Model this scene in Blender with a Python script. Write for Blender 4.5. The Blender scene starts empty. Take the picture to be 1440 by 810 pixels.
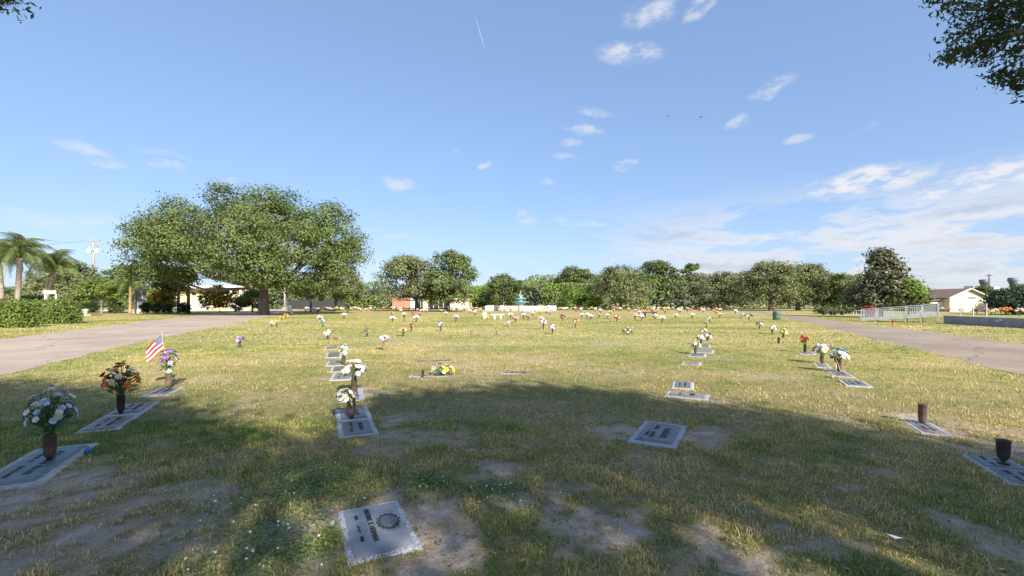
import bpy, math, random
import numpy as np
from mathutils import Vector, Matrix
# ------------------------------------------------------------------ camera, sky, sun, exposure
scene = bpy.context.scene
COL = scene.collection
R = math.radians
cam_data = bpy.data.cameras.new('camera')
cam = bpy.data.objects.new('camera', cam_data)
COL.objects.link(cam)
cam.location = (0, 0, 1.6)
cam.rotation_euler = (R(90), 0, 0)
cam_data.sensor_width = 36
cam_data.lens = 15.5
cam_data.shift_y = 20 / 1440
cam_data.clip_start = 0.05
cam_data.clip_end = 6000
scene.camera = cam
scene.render.engine = 'CYCLES'
scene.view_settings.view_transform = 'Standard'
scene.view_settings.look = 'None'
scene.view_settings.gamma = 1
scene.view_settings.use_curve_mapping = False
scene.view_settings.exposure = 1.37
scene.cycles.max_bounces = 5
scene.cycles.diffuse_bounces = 3
scene.cycles.glossy_bounces = 2
scene.cycles.transmission_bounces = 3

SUN_EL, SUN_ROT = 33, 151
world = bpy.data.worlds.new('World')
scene.world = world
world.use_nodes = True
world.cycles.sampling_method = 'MANUAL'
world.cycles.sample_map_resolution = 256
WT = world.node_tree
bg = WT.nodes['Background']
sky = WT.nodes.new('ShaderNodeTexSky')
sky.sky_type = 'NISHITA'
sky.sun_disc = False
sky.sun_elevation = R(SUN_EL)
sky.sun_rotation = R(SUN_ROT)
sky.air_density = 1.0
sky.dust_density = 0.6
sky.ozone_density = 1.5
bg.inputs['Strength'].default_value = 0.15

def wn(kind, **kw):
    n = WT.nodes.new(kind)
    for k, v in kw.items():
        setattr(n, k, v)
    return n
def wmath(op, a, b=None, c=None, clamp=False):
    n = wn('ShaderNodeMath', operation=op, use_clamp=clamp)
    for i, v in enumerate((a, b, c)):
        if v is None: continue
        if isinstance(v, (int, float)): n.inputs[i].default_value = v
        else: WT.links.new(v, n.inputs[i])
    return n.outputs[0]
def wsmooth(v, lo, hi, t0=0., t1=1.):
    n = wn('ShaderNodeMapRange', interpolation_type='SMOOTHSTEP')
    WT.links.new(v, n.inputs[0])
    for i, q in enumerate((lo, hi, t0, t1)): n.inputs[i + 1].default_value = q
    return n.outputs[0]
def wnoise(vec, scale, detail=4, rough=.55):
    n = wn('ShaderNodeTexNoise')
    WT.links.new(vec, n.inputs['Vector'])
    n.inputs['Scale'].default_value = scale
    n.inputs['Detail'].default_value = detail
    n.inputs['Roughness'].default_value = rough
    return n.outputs[0]
tc = wn('ShaderNodeTexCoord')
sep = wn('ShaderNodeSeparateXYZ')
WT.links.new(tc.outputs['Generated'], sep.inputs[0])
az = wmath('ARCTAN2', sep.outputs[0], sep.outputs[1])
el = wmath('ARCSINE', sep.outputs[2])
def wcomb(x, y, z=0.):
    n = wn('ShaderNodeCombineXYZ')
    for i, v in enumerate((x, y, z)):
        if isinstance(v, (int, float)): n.inputs[i].default_value = v
        else: WT.links.new(v, n.inputs[i])
    return n.outputs[0]
pos = wcomb(az, el)
fine = wnoise(wcomb(wmath('MULTIPLY', az, 20.), wmath('MULTIPLY', el, 46.)), 1., 6, .62)
warp = wmath('MULTIPLY', wmath('SUBTRACT', wnoise(pos, 14, 3), .5), .035)
warp2 = wmath('MULTIPLY', wmath('SUBTRACT', wnoise(wcomb(el, az, 3.), 14, 3), .5), .03)
waz = wmath('ADD', az, warp)
wel = wmath('ADD', el, warp2)
# single fair-weather puffs: azimuth, elevation, half width, half height, tilt, strength
PUFFS = [(0.2601, 0.4994, .085, .026, -.12, .85), (0.3047, 0.5595, .07, .028, .1, .8), (0.4039, 0.5539, .05, .022, .5, .8),
         (0.5321, 0.3962, .05, .016, .25, .7), (0.4701, 0.3464, .034, .013, .35, .6), (0.5752, 0.3030, .034, .011, .2, .6),
         (0.6738, 0.2961, .03, .009, .1, .55), (0.1803, 0.4021, .045, .012, -.12, .65), (0.1599, 0.3678, .055, .013, -.15, .7),
         (0.1331, 0.3453, .038, .010, -.08, .6), (0.1124, 0.3203, .045, .008, -.15, .4), (0.2556, 0.2940, .034, .013, .25, .75),
         (0.0773, 0.2684, .03, .011, -.15, .45), (0.0322, 0.1895, .022, .030, .9, .55), (0.1599, 0.1765, .09, .012, -.08, .45),
         (-0.2495, 0.2553, .042, .017, -.1, .85), (-0.0644, 0.2997, .024, .010, .05, .8), (-0.7673, 0.2446, .045, .014, -.18, .75),
         (-0.7434, 0.2298, .035, .010, -.1, .4), (-0.6747, 0.2396, .02, .010, -.2, .65), (-0.6486, 0.2371, .018, .011, -.3, .5),
         (-0.5684, 0.2284, .018, .008, .1, .5), (-0.1283, 0.3226, .014, .006, .0, .4), (-0.6787, 0.2590, .06, .006, -.1, .25),
         (0.6738, 0.2087, .12, .028, .07, 1.4), (0.8090, 0.1870, .14, .030, .14, 1.4), (0.5615, 0.1223, .12, .016, .06, .7),
         (0.3266, 0.1111, .14, .014, .03, .6), (0.7606, 0.1221, .15, .020, .1, .7), (0.7434, 0.1473, .14, .009, .08, .4),
         (-0.7854, 0.1282, .22, .022, .0, .5), (-0.2676, 0.1467, .12, .014, -.03, .35)]
total = None
for a0, e0, rw, rh, tilt, s in PUFFS:
    dx = wmath('SUBTRACT', waz, a0); dy = wmath('SUBTRACT', wel, e0)
    c_, s_ = math.cos(tilt), math.sin(tilt)
    u = wmath('ADD', wmath('MULTIPLY', dx, c_ / rw), wmath('MULTIPLY', dy, s_ / rw))
    v = wmath('ADD', wmath('MULTIPLY', dx, -s_ / rh), wmath('MULTIPLY', dy, c_ / rh))
    d2 = wmath('ADD', wmath('MULTIPLY', u, u), wmath('MULTIPLY', v, v))
    m = wsmooth(d2, 1.0, 0.0, 0., s * .92)
    total = m if total is None else wmath('MAXIMUM', total, m)
puff = wmath('MULTIPLY', total, wsmooth(fine, .34, .66, .05, 1.0), clamp=True)
# low banks of streaky cloud, heavier towards the right and on round behind
streak = wnoise(wcomb(wmath('MULTIPLY', waz, 2.6), wmath('MULTIPLY', wel, 13.)), 1.7, 7, .6)
low = wmath('MULTIPLY', wsmooth(el, .25, .11), wsmooth(az, .0, .5))
bank = wmath('MULTIPLY', wsmooth(streak, .41, .53), low)
veil = wmath('MULTIPLY', wsmooth(el, .22, .02), wsmooth(streak, .25, .8, .08, .4))
cover = wmath('MAXIMUM', puff, wmath('MAXIMUM', wmath('MULTIPLY', bank, .9), veil), clamp=True)
# thin contrail
dxc = wmath('SUBTRACT', az, -.0725); dyc = wmath('SUBTRACT', el, .5475)
uc = wmath('ADD', wmath('MULTIPLY', dxc, .38), wmath('MULTIPLY', dyc, -.925))
vc = wmath('ADD', wmath('MULTIPLY', dxc, .925), wmath('MULTIPLY', dyc, .38))
trail = wmath('MULTIPLY', wsmooth(wmath('ABSOLUTE', uc), .034, .012), wsmooth(wmath('ABSOLUTE', vc), .0022, .0003, 0, .4))
cover = wmath('MAXIMUM', cover, trail, clamp=True)
ccol = wn('ShaderNodeMix', data_type='RGBA')
WT.links.new(wsmooth(wmath('SUBTRACT', streak, wmath('MULTIPLY', puff, .25)), .45, .72), ccol.inputs[0])
ccol.inputs[6].default_value = (2.2, 2.23, 2.35, 1)
ccol.inputs[7].default_value = (1.4, 1.55, 1.85, 1)
tint = wn('ShaderNodeMix', data_type='RGBA', blend_type='MULTIPLY')
tint.inputs[0].default_value = 1
tint.inputs[7].default_value = (.65, .82, 1.10, 1)
gam = wn('ShaderNodeGamma'); gam.inputs[1].default_value = .5
WT.links.new(sky.outputs[0], gam.inputs[0]); WT.links.new(gam.outputs[0], tint.inputs[6])
skymix = wn('ShaderNodeMix', data_type='RGBA')
WT.links.new(cover, skymix.inputs[0])
WT.links.new(tint.outputs[2], skymix.inputs[6])
WT.links.new(ccol.outputs[2], skymix.inputs[7])
WT.links.new(skymix.outputs[2], bg.inputs['Color'])

sun_data = bpy.data.lights.new('sun', 'SUN')
sun_data.energy = 3.7
sun_data.angle = R(.55)
sun_data.color = (1, .93, .82)
sun = bpy.data.objects.new('sun', sun_data)
COL.objects.link(sun)
S2 = Vector((math.sin(R(SUN_ROT)) * math.cos(R(SUN_EL)), math.cos(R(SUN_ROT)) * math.cos(R(SUN_EL)), math.sin(R(SUN_EL))))
sun.rotation_euler = (-S2).to_track_quat('-Z', 'Y').to_euler()
sun.location = S2 * 60

# ------------------------------------------------------------------ helpers
rng = np.random.default_rng(7)
rnd = random.Random(11)

def vnoise(x, y, scale, seed=0):
    x = np.asarray(x, float) * scale + 1000.; y = np.asarray(y, float) * scale + 1000.
    xi = np.floor(x).astype(np.int64); yi = np.floor(y).astype(np.int64)
    fx = x - xi; fy = y - yi
    fx = fx * fx * (3 - 2 * fx); fy = fy * fy * (3 - 2 * fy)
    def h(a, b):
        n = (a * 374761393 + b * 668265263 + seed * 982451653) & 0xffffffff
        n = ((n ^ (n >> 13)) * 1274126177) & 0xffffffff
        return ((n ^ (n >> 16)) & 0xffff) / 65535.
    return (h(xi, yi) * (1 - fx) + h(xi + 1, yi) * fx) * (1 - fy) + (h(xi, yi + 1) * (1 - fx) + h(xi + 1, yi + 1) * fx) * fy
def fbm(x, y, scale, seed=0, o=3):
    t = 0.; a = .55; n = 0.
    for i in range(o):
        t = t + a * vnoise(x, y, scale * 2.1 ** i, seed + i); n += a; a *= .5
    return t / n

def mesh_np(name, v, f):
    """mesh from (N,3) vertices and an (M,k) face array"""
    me = bpy.data.meshes.new(name)
    v = np.asarray(v, np.float32); f = np.asarray(f, np.int32)
    k = f.shape[1]
    me.vertices.add(len(v)); me.vertices.foreach_set('co', v.ravel())
    me.loops.add(f.size); me.loops.foreach_set('vertex_index', f.ravel())
    me.polygons.add(len(f))
    me.polygons.foreach_set('loop_start', np.arange(0, f.size, k, dtype=np.int32))
    me.update(calc_edges=True)
    return me

class MB:
    def __init__(s): s.v = []; s.f = []; s.m = []
    def poly(s, pts, faces, mi=0):
        o = len(s.v); s.v += [tuple(p) for p in pts]
        for f in faces: s.f.append([o + i for i in f]); s.m.append(mi)
        return s
    def box(s, c, d, mi=0, rz=0., bev=0.):
        x, y, z = c; a, b, h = d[0] / 2, d[1] / 2, d[2] / 2
        ca, sa = math.cos(rz), math.sin(rz)
        def t(px, py, pz): return (x + px * ca - py * sa, y + px * sa + py * ca, z + pz)
        if bev <= 0:
            p = [t(i * a, j * b, k * h) for k in (-1, 1) for j in (-1, 1) for i in (-1, 1)]
            return s.poly(p, [(0, 2, 3, 1), (4, 5, 7, 6), (0, 1, 5, 4), (2, 6, 7, 3), (0, 4, 6, 2), (1, 3, 7, 5)], mi)
        rings = [(a, b, -h), (a, b, h - bev), (a - bev, b - bev, h)]
        p = []
        for ra, rb, zz in rings: p += [t(-ra, -rb, zz), t(ra, -rb, zz), t(ra, rb, zz), t(-ra, rb, zz)]
        f = [(3, 2, 1, 0), (8, 9, 10, 11)]
        for r in (0, 4):
            for i in range(4): f.append((r + i, r + (i + 1) % 4, r + 4 + (i + 1) % 4, r + 4 + i))
        return s.poly(p, f, mi)
    def lathe(s, c, prof, n=12, mi=0, ph=0.):
        p = []; f = []
        for r, z in prof:
            for i in range(n):
                a = ph + 2 * math.pi * i / n
                p.append((c[0] + r * math.cos(a), c[1] + r * math.sin(a), c[2] + z))
        for k in range(len(prof) - 1):
            for i in range(n):
                j = (i + 1) % n
                f.append((k * n + i, k * n + j, (k + 1) * n + j, (k + 1) * n + i))
        f.append(tuple(reversed(range(n)))); f.append(tuple(range((len(prof) - 1) * n, len(prof) * n)))
        return s.poly(p, f, mi)
    def tube(s, path, rad, n=6, mi=0):
        path = [Vector(q) for q in path]; p = []; f = []
        if not hasattr(rad, '__len__'): rad = [rad] * len(path)
        for i, q in enumerate(path):
            d = (path[min(i + 1, len(path) - 1)] - path[max(i - 1, 0)])
            d = d.normalized() if d.length > 1e-9 else Vector((0, 0, 1))
            up = Vector((0, 0, 1)) if abs(d.z) < .9 else Vector((1, 0, 0))
            a = d.cross(up).normalized(); b = d.cross(a)
            for j in range(n):
                t = 2 * math.pi * j / n
                p.append(q + (a * math.cos(t) + b * math.sin(t)) * rad[i])
        for i in range(len(path) - 1):
            for j in range(n):
                k = (j + 1) % n
                f.append((i * n + j, i * n + k, (i + 1) * n + k, (i + 1) * n + j))
        f.append(tuple(reversed(range(n)))); f.append(tuple(range((len(path) - 1) * n, len(path) * n)))
        return s.poly(p, f, mi)
    def mesh(s, name, mats, smooth=False):
        me = bpy.data.meshes.new(name)
        me.from_pydata(s.v, [], s.f)
        for m in (mats if isinstance(mats, (list, tuple)) else [mats]): me.materials.append(m)
        me.polygons.foreach_set('material_index', s.m)
        if smooth: me.polygons.foreach_set('use_smooth', [True] * len(s.f))
        me.update()
        return me
    def build(s, name, mats, parent=None, smooth=False):
        return link(name, s.mesh(name, mats, smooth), parent)

def link(name, me, parent=None, loc=None, rot=None, scale=None):
    o = bpy.data.objects.new(name, me)
    COL.objects.link(o)
    if parent is not None: o.parent = parent
    if loc is not None: o.location = loc
    if rot is not None: o.rotation_euler = rot
    if scale is not None: o.scale = scale
    return o
def tag(o, label, cat, group=None):
    o['label'] = label; o['category'] = cat
    if group: o['group'] = group
    return o
def thing(name, label, cat, loc=(0, 0, 0), rz=0., group=None):
    o = link(name, None, None, loc, (0, 0, rz))
    o.empty_display_size = .1
    return tag(o, label, cat, group)
def structure(o): o['kind'] = 'structure'; return o
def stuff(o): o['kind'] = 'stuff'; return o

# ------------------------------------------------------------------ materials
def nodes_of(name):
    m = bpy.data.materials.new(name); m.use_nodes = True
    nt = m.node_tree
    return m, nt, nt.nodes['Principled BSDF']
def mat(name, c1, c2=None, scale=8., rough=.7, bump=0., metal=0., bscale=None, detail=4, mid=(.35, .65)):
    m, nt, p = nodes_of(name)
    c2 = c2 or tuple(x * .8 for x in c1)
    t = nt.nodes.new('ShaderNodeTexCoord')
    n = nt.nodes.new('ShaderNodeTexNoise'); n.inputs['Scale'].default_value = scale; n.inputs['Detail'].default_value = detail
    nt.links.new(t.outputs['Object'], n.inputs['Vector'])
    r = nt.nodes.new('ShaderNodeValToRGB')
    r.color_ramp.elements[0].position, r.color_ramp.elements[1].position = mid
    r.color_ramp.elements[0].color = (*c1, 1); r.color_ramp.elements[1].color = (*c2, 1)
    nt.links.new(n.outputs[0], r.inputs[0]); nt.links.new(r.outputs[0], p.inputs['Base Color'])
    p.inputs['Roughness'].default_value = rough; p.inputs['Metallic'].default_value = metal
    if bump:
        b = nt.nodes.new('ShaderNodeBump'); b.inputs['Strength'].default_value = bump; b.inputs['Distance'].default_value = .02
        n2 = nt.nodes.new('ShaderNodeTexNoise'); n2.inputs['Scale'].default_value = bscale or scale * 4; n2.inputs['Detail'].default_value = 3
        nt.links.new(t.outputs['Object'], n2.inputs['Vector'])
        nt.links.new(n2.outputs[0], b.inputs['Height']); nt.links.new(b.outputs[0], p.inputs['Normal'])
    return m
def leafmat(name, cols, trans=.3, rough=.55, clump=1.1):
    m, nt, p = nodes_of(name)
    g = nt.nodes.new('ShaderNodeNewGeometry')
    r = nt.nodes.new('ShaderNodeValToRGB')
    e = r.color_ramp.elements
    while len(e) < len(cols): e.new(.5)
    for i, c in enumerate(cols):
        e[i].position = i / max(1, len(cols) - 1); e[i].color = (*c, 1)
    # colour drifts from clump to clump, and a little from leaf to leaf
    t = nt.nodes.new('ShaderNodeTexCoord'); n = nt.nodes.new('ShaderNodeTexNoise'); n.inputs['Scale'].default_value = clump; n.inputs['Detail'].default_value = 2
    nt.links.new(t.outputs['Object'], n.inputs['Vector'])
    mr = nt.nodes.new('ShaderNodeMapRange'); mr.inputs[1].default_value = .3; mr.inputs[2].default_value = .7
    nt.links.new(n.outputs[0], mr.inputs[0])
    mxf = nt.nodes.new('ShaderNodeMix'); mxf.inputs[0].default_value = .5
    nt.links.new(g.outputs['Random Per Island'], mxf.inputs[2]); nt.links.new(mr.outputs[0], mxf.inputs[3])
    nt.links.new(mxf.outputs[0], r.inputs[0])
    nt.links.new(r.outputs[0], p.inputs['Base Color'])
    p.inputs['Roughness'].default_value = rough
    p.inputs['Specular IOR Level'].default_value = .3
    tr = nt.nodes.new('ShaderNodeBsdfTranslucent')
    nt.links.new(r.outputs[0], tr.inputs[0])
    mx = nt.nodes.new('ShaderNodeMixShader'); mx.inputs[0].default_value = trans
    nt.links.new(p.outputs[0], mx.inputs[1]); nt.links.new(tr.outputs[0], mx.inputs[2])
    nt.links.new(mx.outputs[0], nt.nodes['Material Output'].inputs[0])
    return m
GRANITE = mat('granite_light', (.50, .50, .52), (.24, .24, .26), 90, .75, .25, detail=2)
GRANITE2 = mat('granite_speckled', (.55, .56, .60), (.20, .20, .23), 60, .8, .3, detail=3)
STONE_PALE = mat('stone_pale', (.46, .435, .395), (.32, .30, .27), 14, .85, .2)
BRONZE_GREY = mat('bronze_grey', (.19, .195, .21), (.14, .143, .155), 6, .55, .1, .3)
BRONZE_LIGHT = mat('bronze_pale_grey', (.31, .31, .325), (.235, .23, .235), 5, .45, .08, .35)
BRONZE_BROWN = mat('bronze_brown', (.25, .20, .175), (.17, .13, .115), 7, .5, .1, .4)
BRONZE_GREEN = mat('bronze_green', (.19, .22, .22), (.13, .155, .155), 7, .55, .1, .3)
BRONZE_DARK = mat('bronze_dark', (.045, .043, .045), (.03, .028, .028), 9, .45, .1, .4)
BRONZE_WORN = mat('bronze_worn', (.31, .28, .25), (.21, .185, .165), 9, .5, .1, .35)
VASE_BROWN = mat('vase_brown', (.17, .115, .095), (.10, .068, .058), 14, .42, .05, .45)
VASE_DARK = mat('vase_dark', (.062, .05, .046), (.035, .029, .028), 16, .4, .05, .5)
VASE_TAN = mat('vase_tan', (.38, .24, .15), (.27, .17, .11), 12, .5, .05, .2)
VASE_GREEN = mat('vase_pale_green', (.35, .48, .36), (.28, .38, .28), 9, .6)
def solid(name, c, rough=.6, var=.8): return mat(name, c, tuple(x * var for x in c), 25, rough)
SILK = {k: solid('silk_' + k, c, .75, .78) for k, c in dict(white=(.80, .80, .80), cream=(.78, .70, .48), pink=(.72, .22, .28), palepink=(.80, .50, .53),
        red=(.58, .03, .035), burgundy=(.17, .012, .022), orange=(.78, .22, .025), yellow=(.80, .60, .05), purple=(.34, .13, .50), lilac=(.56, .42, .66),
        paleblue=(.50, .64, .78), blue=(.05, .13, .50), teal=(.04, .36, .42), grey=(.40, .38, .36), navy=(.05, .05, .16), peach=(.78, .42, .22)).items()}
LEAF_SILK = leafmat('silk_leaf', [(.05, .13, .045), (.09, .2, .06), (.13, .24, .08)], .2)
LEAF_OLIVE = leafmat('silk_leaf_olive', [(.12, .13, .03), (.2, .19, .04), (.28, .24, .06)], .2)
LEAF_PALE = leafmat('silk_leaf_pale', [(.2, .3, .22), (.1, .2, .1), (.42, .5, .45)], .2)
LEAF_DRY = leafmat('silk_leaf_dry', [(.2, .17, .14), (.32, .28, .23), (.12, .11, .09)], .2)
WHITE = mat('white_paint', (.80, .80, .78), (.70, .70, .69), 3, .6)
DARK_GLASS = mat('dark_glass', (.03, .035, .045), (.02, .025, .03), 2, .1)
BARK = mat('bark', (.20, .165, .135), (.10, .08, .065), 5, .95, .7, bscale=12)
BARK_PALE = mat('bark_pale', (.33, .28, .23), (.20, .16, .13), 4, .95, .6, bscale=10)
# ------------------------------------------------------------------ ground
def road_strip(name, left, right, z, m, sub=26):
    """a paved sheet between two edge polylines, edges slightly ragged"""
    def res(pl):
        pl = np.array(pl, float); s = np.r_[0, np.cumsum(np.hypot(*np.diff(pl, axis=0).T))]; s /= s[-1]
        n = sub * len(pl); q = np.linspace(0, 1, n) ** 1.3; o = np.column_stack([np.interp(q, s, pl[:, k]) for k in (0, 1)])
        for _ in range(12): o[1:-1] = (o[:-2] + 2 * o[1:-1] + o[2:]) / 4
        return o
    a, b = res(left), res(right)
    a[:, 0] += .5 * (fbm(a[:, 0], a[:, 1], 1.1, 5) - .5); b[:, 0] += .5 * (fbm(b[:, 0], b[:, 1], 1.1, 6) - .5)
    v = []; f = []; w = 7
    for p, q in zip(a, b):
        for k in range(w): v.append((*(p + (q - p) * k / (w - 1)), z - (.012 if k in (0, w - 1) else 0)))
    for i in range(len(a) - 1):
        for k in range(w - 1): f.append((i * w + k, i * w + k + 1, (i + 1) * w + k + 1, (i + 1) * w + k))
    o = link(name, mesh_np(name, v, f)); o.data.materials.append(m)
    return structure(o), np.vstack([a, b[::-1]])
def asphalt(name, c1, c2):
    m, nt, p = nodes_of(name)
    t = nt.nodes.new('ShaderNodeTexCoord')
    def noise(s, d, r=.6):
        n = nt.nodes.new('ShaderNodeTexNoise'); n.inputs['Scale'].default_value = s; n.inputs['Detail'].default_value = d; n.inputs['Roughness'].default_value = r
        nt.links.new(t.outputs['Object'], n.inputs['Vector']); return n.outputs[0]
    r = nt.nodes.new('ShaderNodeValToRGB'); r.color_ramp.elements[0].position = .3; r.color_ramp.elements[1].position = .7
    r.color_ramp.elements[0].color = (*c1, 1); r.color_ramp.elements[1].color = (*c2, 1)
    nt.links.new(noise(.35, 7, .65), r.inputs[0])
    mx = nt.nodes.new('ShaderNodeMix'); mx.data_type = 'RGBA'; mx.blend_type = 'OVERLAY'; mx.inputs[0].default_value = .55
    nt.links.new(r.outputs[0], mx.inputs[6]); nt.links.new(noise(40, 3), mx.inputs[7])
    # hairline cracks
    vo = nt.nodes.new('ShaderNodeTexVoronoi'); vo.feature = 'DISTANCE_TO_EDGE'; vo.inputs['Scale'].default_value = .35
    nw = nt.nodes.new('ShaderNodeTexNoise'); nw.inputs['Scale'].default_value = 1.2; nw.inputs['Detail'].default_value = 4
    nt.links.new(t.outputs['Object'], nw.inputs['Vector'])
    mxv = nt.nodes.new('ShaderNodeMix'); mxv.data_type = 'VECTOR'; mxv.inputs[0].default_value = .35
    nt.links.new(t.outputs['Object'], mxv.inputs[4]); nt.links.new(nw.outputs[1], mxv.inputs[5])
    nt.links.new(mxv.outputs[1], vo.inputs['Vector'])
    cr = nt.nodes.new('ShaderNodeMapRange'); cr.inputs[1].default_value = 0; cr.inputs[2].default_value = .009; cr.inputs[3].default_value = .65; cr.inputs[4].default_value = 1
    nt.links.new(vo.outputs[0], cr.inputs[0])
    m2 = nt.nodes.new('ShaderNodeMix'); m2.data_type = 'RGBA'; m2.blend_type = 'MULTIPLY'; m2.inputs[0].default_value = 1
    nt.links.new(mx.outputs[2], m2.inputs[6]); nt.links.new(cr.outputs[0], m2.inputs[7])
    nt.links.new(m2.outputs[2], p.inputs['Base Color']); p.inputs['Roughness'].default_value = .95
    b = nt.nodes.new('ShaderNodeBump'); b.inputs['Strength'].default_value = .4; b.inputs['Distance'].default_value = .01
    nt.links.new(noise(60, 3), b.inputs['Height']); nt.links.new(b.outputs[0], p.inputs['Normal'])
    return m
ROAD_PALE = asphalt('road_pale', (.46, .36, .28), (.28, .22, .17))
ROAD = asphalt('road_weathered', (.335, .26, .19), (.20, .155, .115))
roadA, polyA = road_strip('road_left', [(-7.5, -14), (-9.2, -1), (-11.184, 9.631), (-13.612, 14.806), (-16.340, 21.106), (-20.800, 33.067), (-26.514, 47.238), (-36.706, 72.941), (-49.684, 104.421)],
                          [(-15.5, -14), (-17.6, 2), (-21.736, 18.717), (-24.800, 24.800), (-30.815, 36.741), (-35.573, 48.155), (-41.538, 63.590), (-49.379, 85.517), (-58.311, 110.222)], .014, ROAD_PALE)
roadB, polyB = road_strip('road_right', [(8.2, -14), (9.4, -1), (11.184, 9.631), (13.449, 14.377), (17.258, 22.292), (23.738, 36.073), (28.648, 47.238), (36.421, 65.263), (39.515, 75.152), (38.033, 81.311)],
                          [(16, -14), (17.6, 2), (19.361, 16.672), (22.634, 24.195), (25.600, 33.067), (30.545, 45.091), (35.091, 56.364), (41.275, 71.884), (45.288, 84.068), (41.714, 88.571)], .014, ROAD)
drive, polyC = road_strip('driveway', [(-52.222, 68.889), (-48.696, 71.884), (-43.165, 71.367)], [(-56.970, 75.152), (-52.500, 77.500), (-46.614, 78.110)], .019, ROAD)

def inpoly(x, y, poly):
    c = np.zeros(x.shape, bool); n = len(poly)
    px, py = poly[:, 0], poly[:, 1]
    bb = (x > px.min()) & (x < px.max()) & (y > py.min()) & (y < py.max())
    xi = x[bb]; yi = y[bb]; r = np.zeros(xi.shape, bool)
    for i in range(n):
        j = i - 1
        if py[i] == py[j]: continue
        r ^= ((py[i] > yi) != (py[j] > yi)) & (xi < (px[j] - px[i]) * (yi - py[i]) / (py[j] - py[i]) + px[i])
    c[bb] = r
    return c
# bare earth: x, y, radius, strength (scuffed ground beside the stones and where the trees keep the sun off)
BARE = [((-0.596, 3.421), .30, 1.), ((-0.371, 2.875), .33, 1.), ((-0.512, 2.645), .3, 1.), ((-1.486, 3.200), .26, 1.), ((-1.227, 2.718), .22, .9), ((-0.948, 3.674), .25, .7),
        ((-4.000, 3.543), .6, 1.), ((-3.922, 3.890), .5, .9), ((-2.895, 3.149), .45, .9), ((-2.979, 3.421), .35, .7), ((-2.917, 3.581), .22, .8), ((-2.975, 2.794), .45, .6), ((-2.182, 3.006), .3, .6),
        ((-2.415, 3.743), .3, .6), ((0.559, 3.149), .35, .9), ((0.818, 3.169), .28, .8), ((1.403, 2.718), .35, .9), ((1.365, 2.918), .25, .7), ((-0.029, 3.607), .25, .7), ((-0.209, 4.313), .4, .6),
        ((-0.758, 5.221), .5, .5), ((-1.552, 6.012), .45, .8), ((-1.297, 5.362), .4, .6), ((1.351, 5.511), .28, 1.), ((2.232, 5.221), .42, 1.), ((2.578, 5.511), .3, .6), ((1.345, 4.509), .25, .5),
        ((5.422, 5.511), .4, .9), ((5.000, 4.960), .35, .9), ((5.700, 6.200), .3, .8), ((5.463, 4.839), .35, .9), ((-2.394, 7.811), .35, .9), ((-2.733, 8.267), .3, .8),
        ((-3.963, 9.271), .3, .6), ((3.728, 9.631), .5, .35), ((3.387, 7.241), .4, .5), ((2.834, 5.669), .4, .3), ((-5.969, 7.631), .3, .5), ((-8.059, 7.348), .6, .2),
        ((-1.195, 11.402), .8, .45), ((-0.610, 9.448), .9, .4), ((0.800, 12.400), 1.2, .35), ((-6.827, 13.227), 1.2, .35), ((5.973, 13.227), .8, .4), ((2.526, 10.442), 1.0, .3), ((5.410, 9.448), .9, .35),
        ((-6.400, 9.448), .9, .3), ((-1.969, 15.262), 2.0, .3), ((3.733, 16.533), 2.2, .3), ((-4.655, 18.036), 2., .25), ((-0.711, 22.044), 3., .25), ((7.579, 10.442), .5, .4)]
def bare(x, y):
    n = fbm(x, y, 1.7, 40, 4)
    d = np.clip((fbm(x, y, .55, 30, 4) - .60) * 4., 0, 1) * .45
    d = np.maximum(d, np.clip((fbm(x, y, 3.1, 34, 4) - .60) * 6., 0, 1) * .6 * np.clip((7.2 - np.hypot(x * .8, y)) / 2.5, 0, 1))
    fn = fbm(x, y, 7., 44, 3)
    for (bx, by), r, s in BARE:
        q = np.hypot((x - bx), (y - by)) / (r * .86)
        d = np.maximum(d, s * np.clip(1.25 - q - (n - .5) * 2.0 - (fn - .5) * 1.5, 0, 1))
    fine_ = fbm(x, y, 16., 48, 2)
    return np.clip(d * np.clip((.78 - fine_) * 5.5, .0, 1), 0, 1)
def straw(x, y):
    """share of dry yellow blades"""
    return np.clip(.45 + (fbm(x * .7, y, .33, 60, 4) - .5) * 1.7 + (fbm(x, y, 2.3, 70, 2) - .5) * 1.0 + (fbm(x, y, 6.5, 76, 2) - .5) * .7, 0.02, 1)
def axis(lo, hi, step, far, growth=1.16):
    a = list(np.arange(lo, hi + 1e-6, step)); s = step; x = a[-1]
    while x < far: s *= growth; x += s; a.append(x)
    s = step; x = a[0]; b = []
    while x > -far: s *= growth; x -= s; b.append(x)
    return np.array(b[::-1] + a)
gx = axis(-9, 9, .09, 3000); gy = axis(1.2, 11, .09, 3000)
X, Y = np.meshgrid(gx, gy)
near = np.clip((16 - np.hypot(X, Y - 4)) / 5, 0, 1)
dirt = bare(X, Y)
Z = near * (-.022 + .020 * fbm(X, Y, 2.2, 90, 3) + .006 * vnoise(X, Y, 9, 95) - .010 * dirt)
nx, ny = len(gx), len(gy)
idx = np.arange(nx * ny).reshape(ny, nx)
faces = np.stack([idx[:-1, :-1], idx[:-1, 1:], idx[1:, 1:], idx[1:, :-1]], -1).reshape(-1, 4)
gme = mesh_np('lawn', np.stack([X, Y, Z], -1).reshape(-1, 3), faces)
at = gme.attributes.new('bare', 'FLOAT', 'POINT'); at.data.foreach_set('value', dirt.ravel().astype(np.float32))
at = gme.attributes.new('shaded_thatch', 'FLOAT', 'POINT'); at.data.foreach_set('value', (np.clip((17 - np.hypot(X, Y)) / 12, 0, .75) * (Y > 0)).ravel().astype(np.float32))
at = gme.attributes.new('straw', 'FLOAT', 'POINT'); at.data.foreach_set('value', straw(X, Y).ravel().astype(np.float32))
gme.polygons.foreach_set('use_smooth', [True] * len(gme.polygons))
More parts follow.
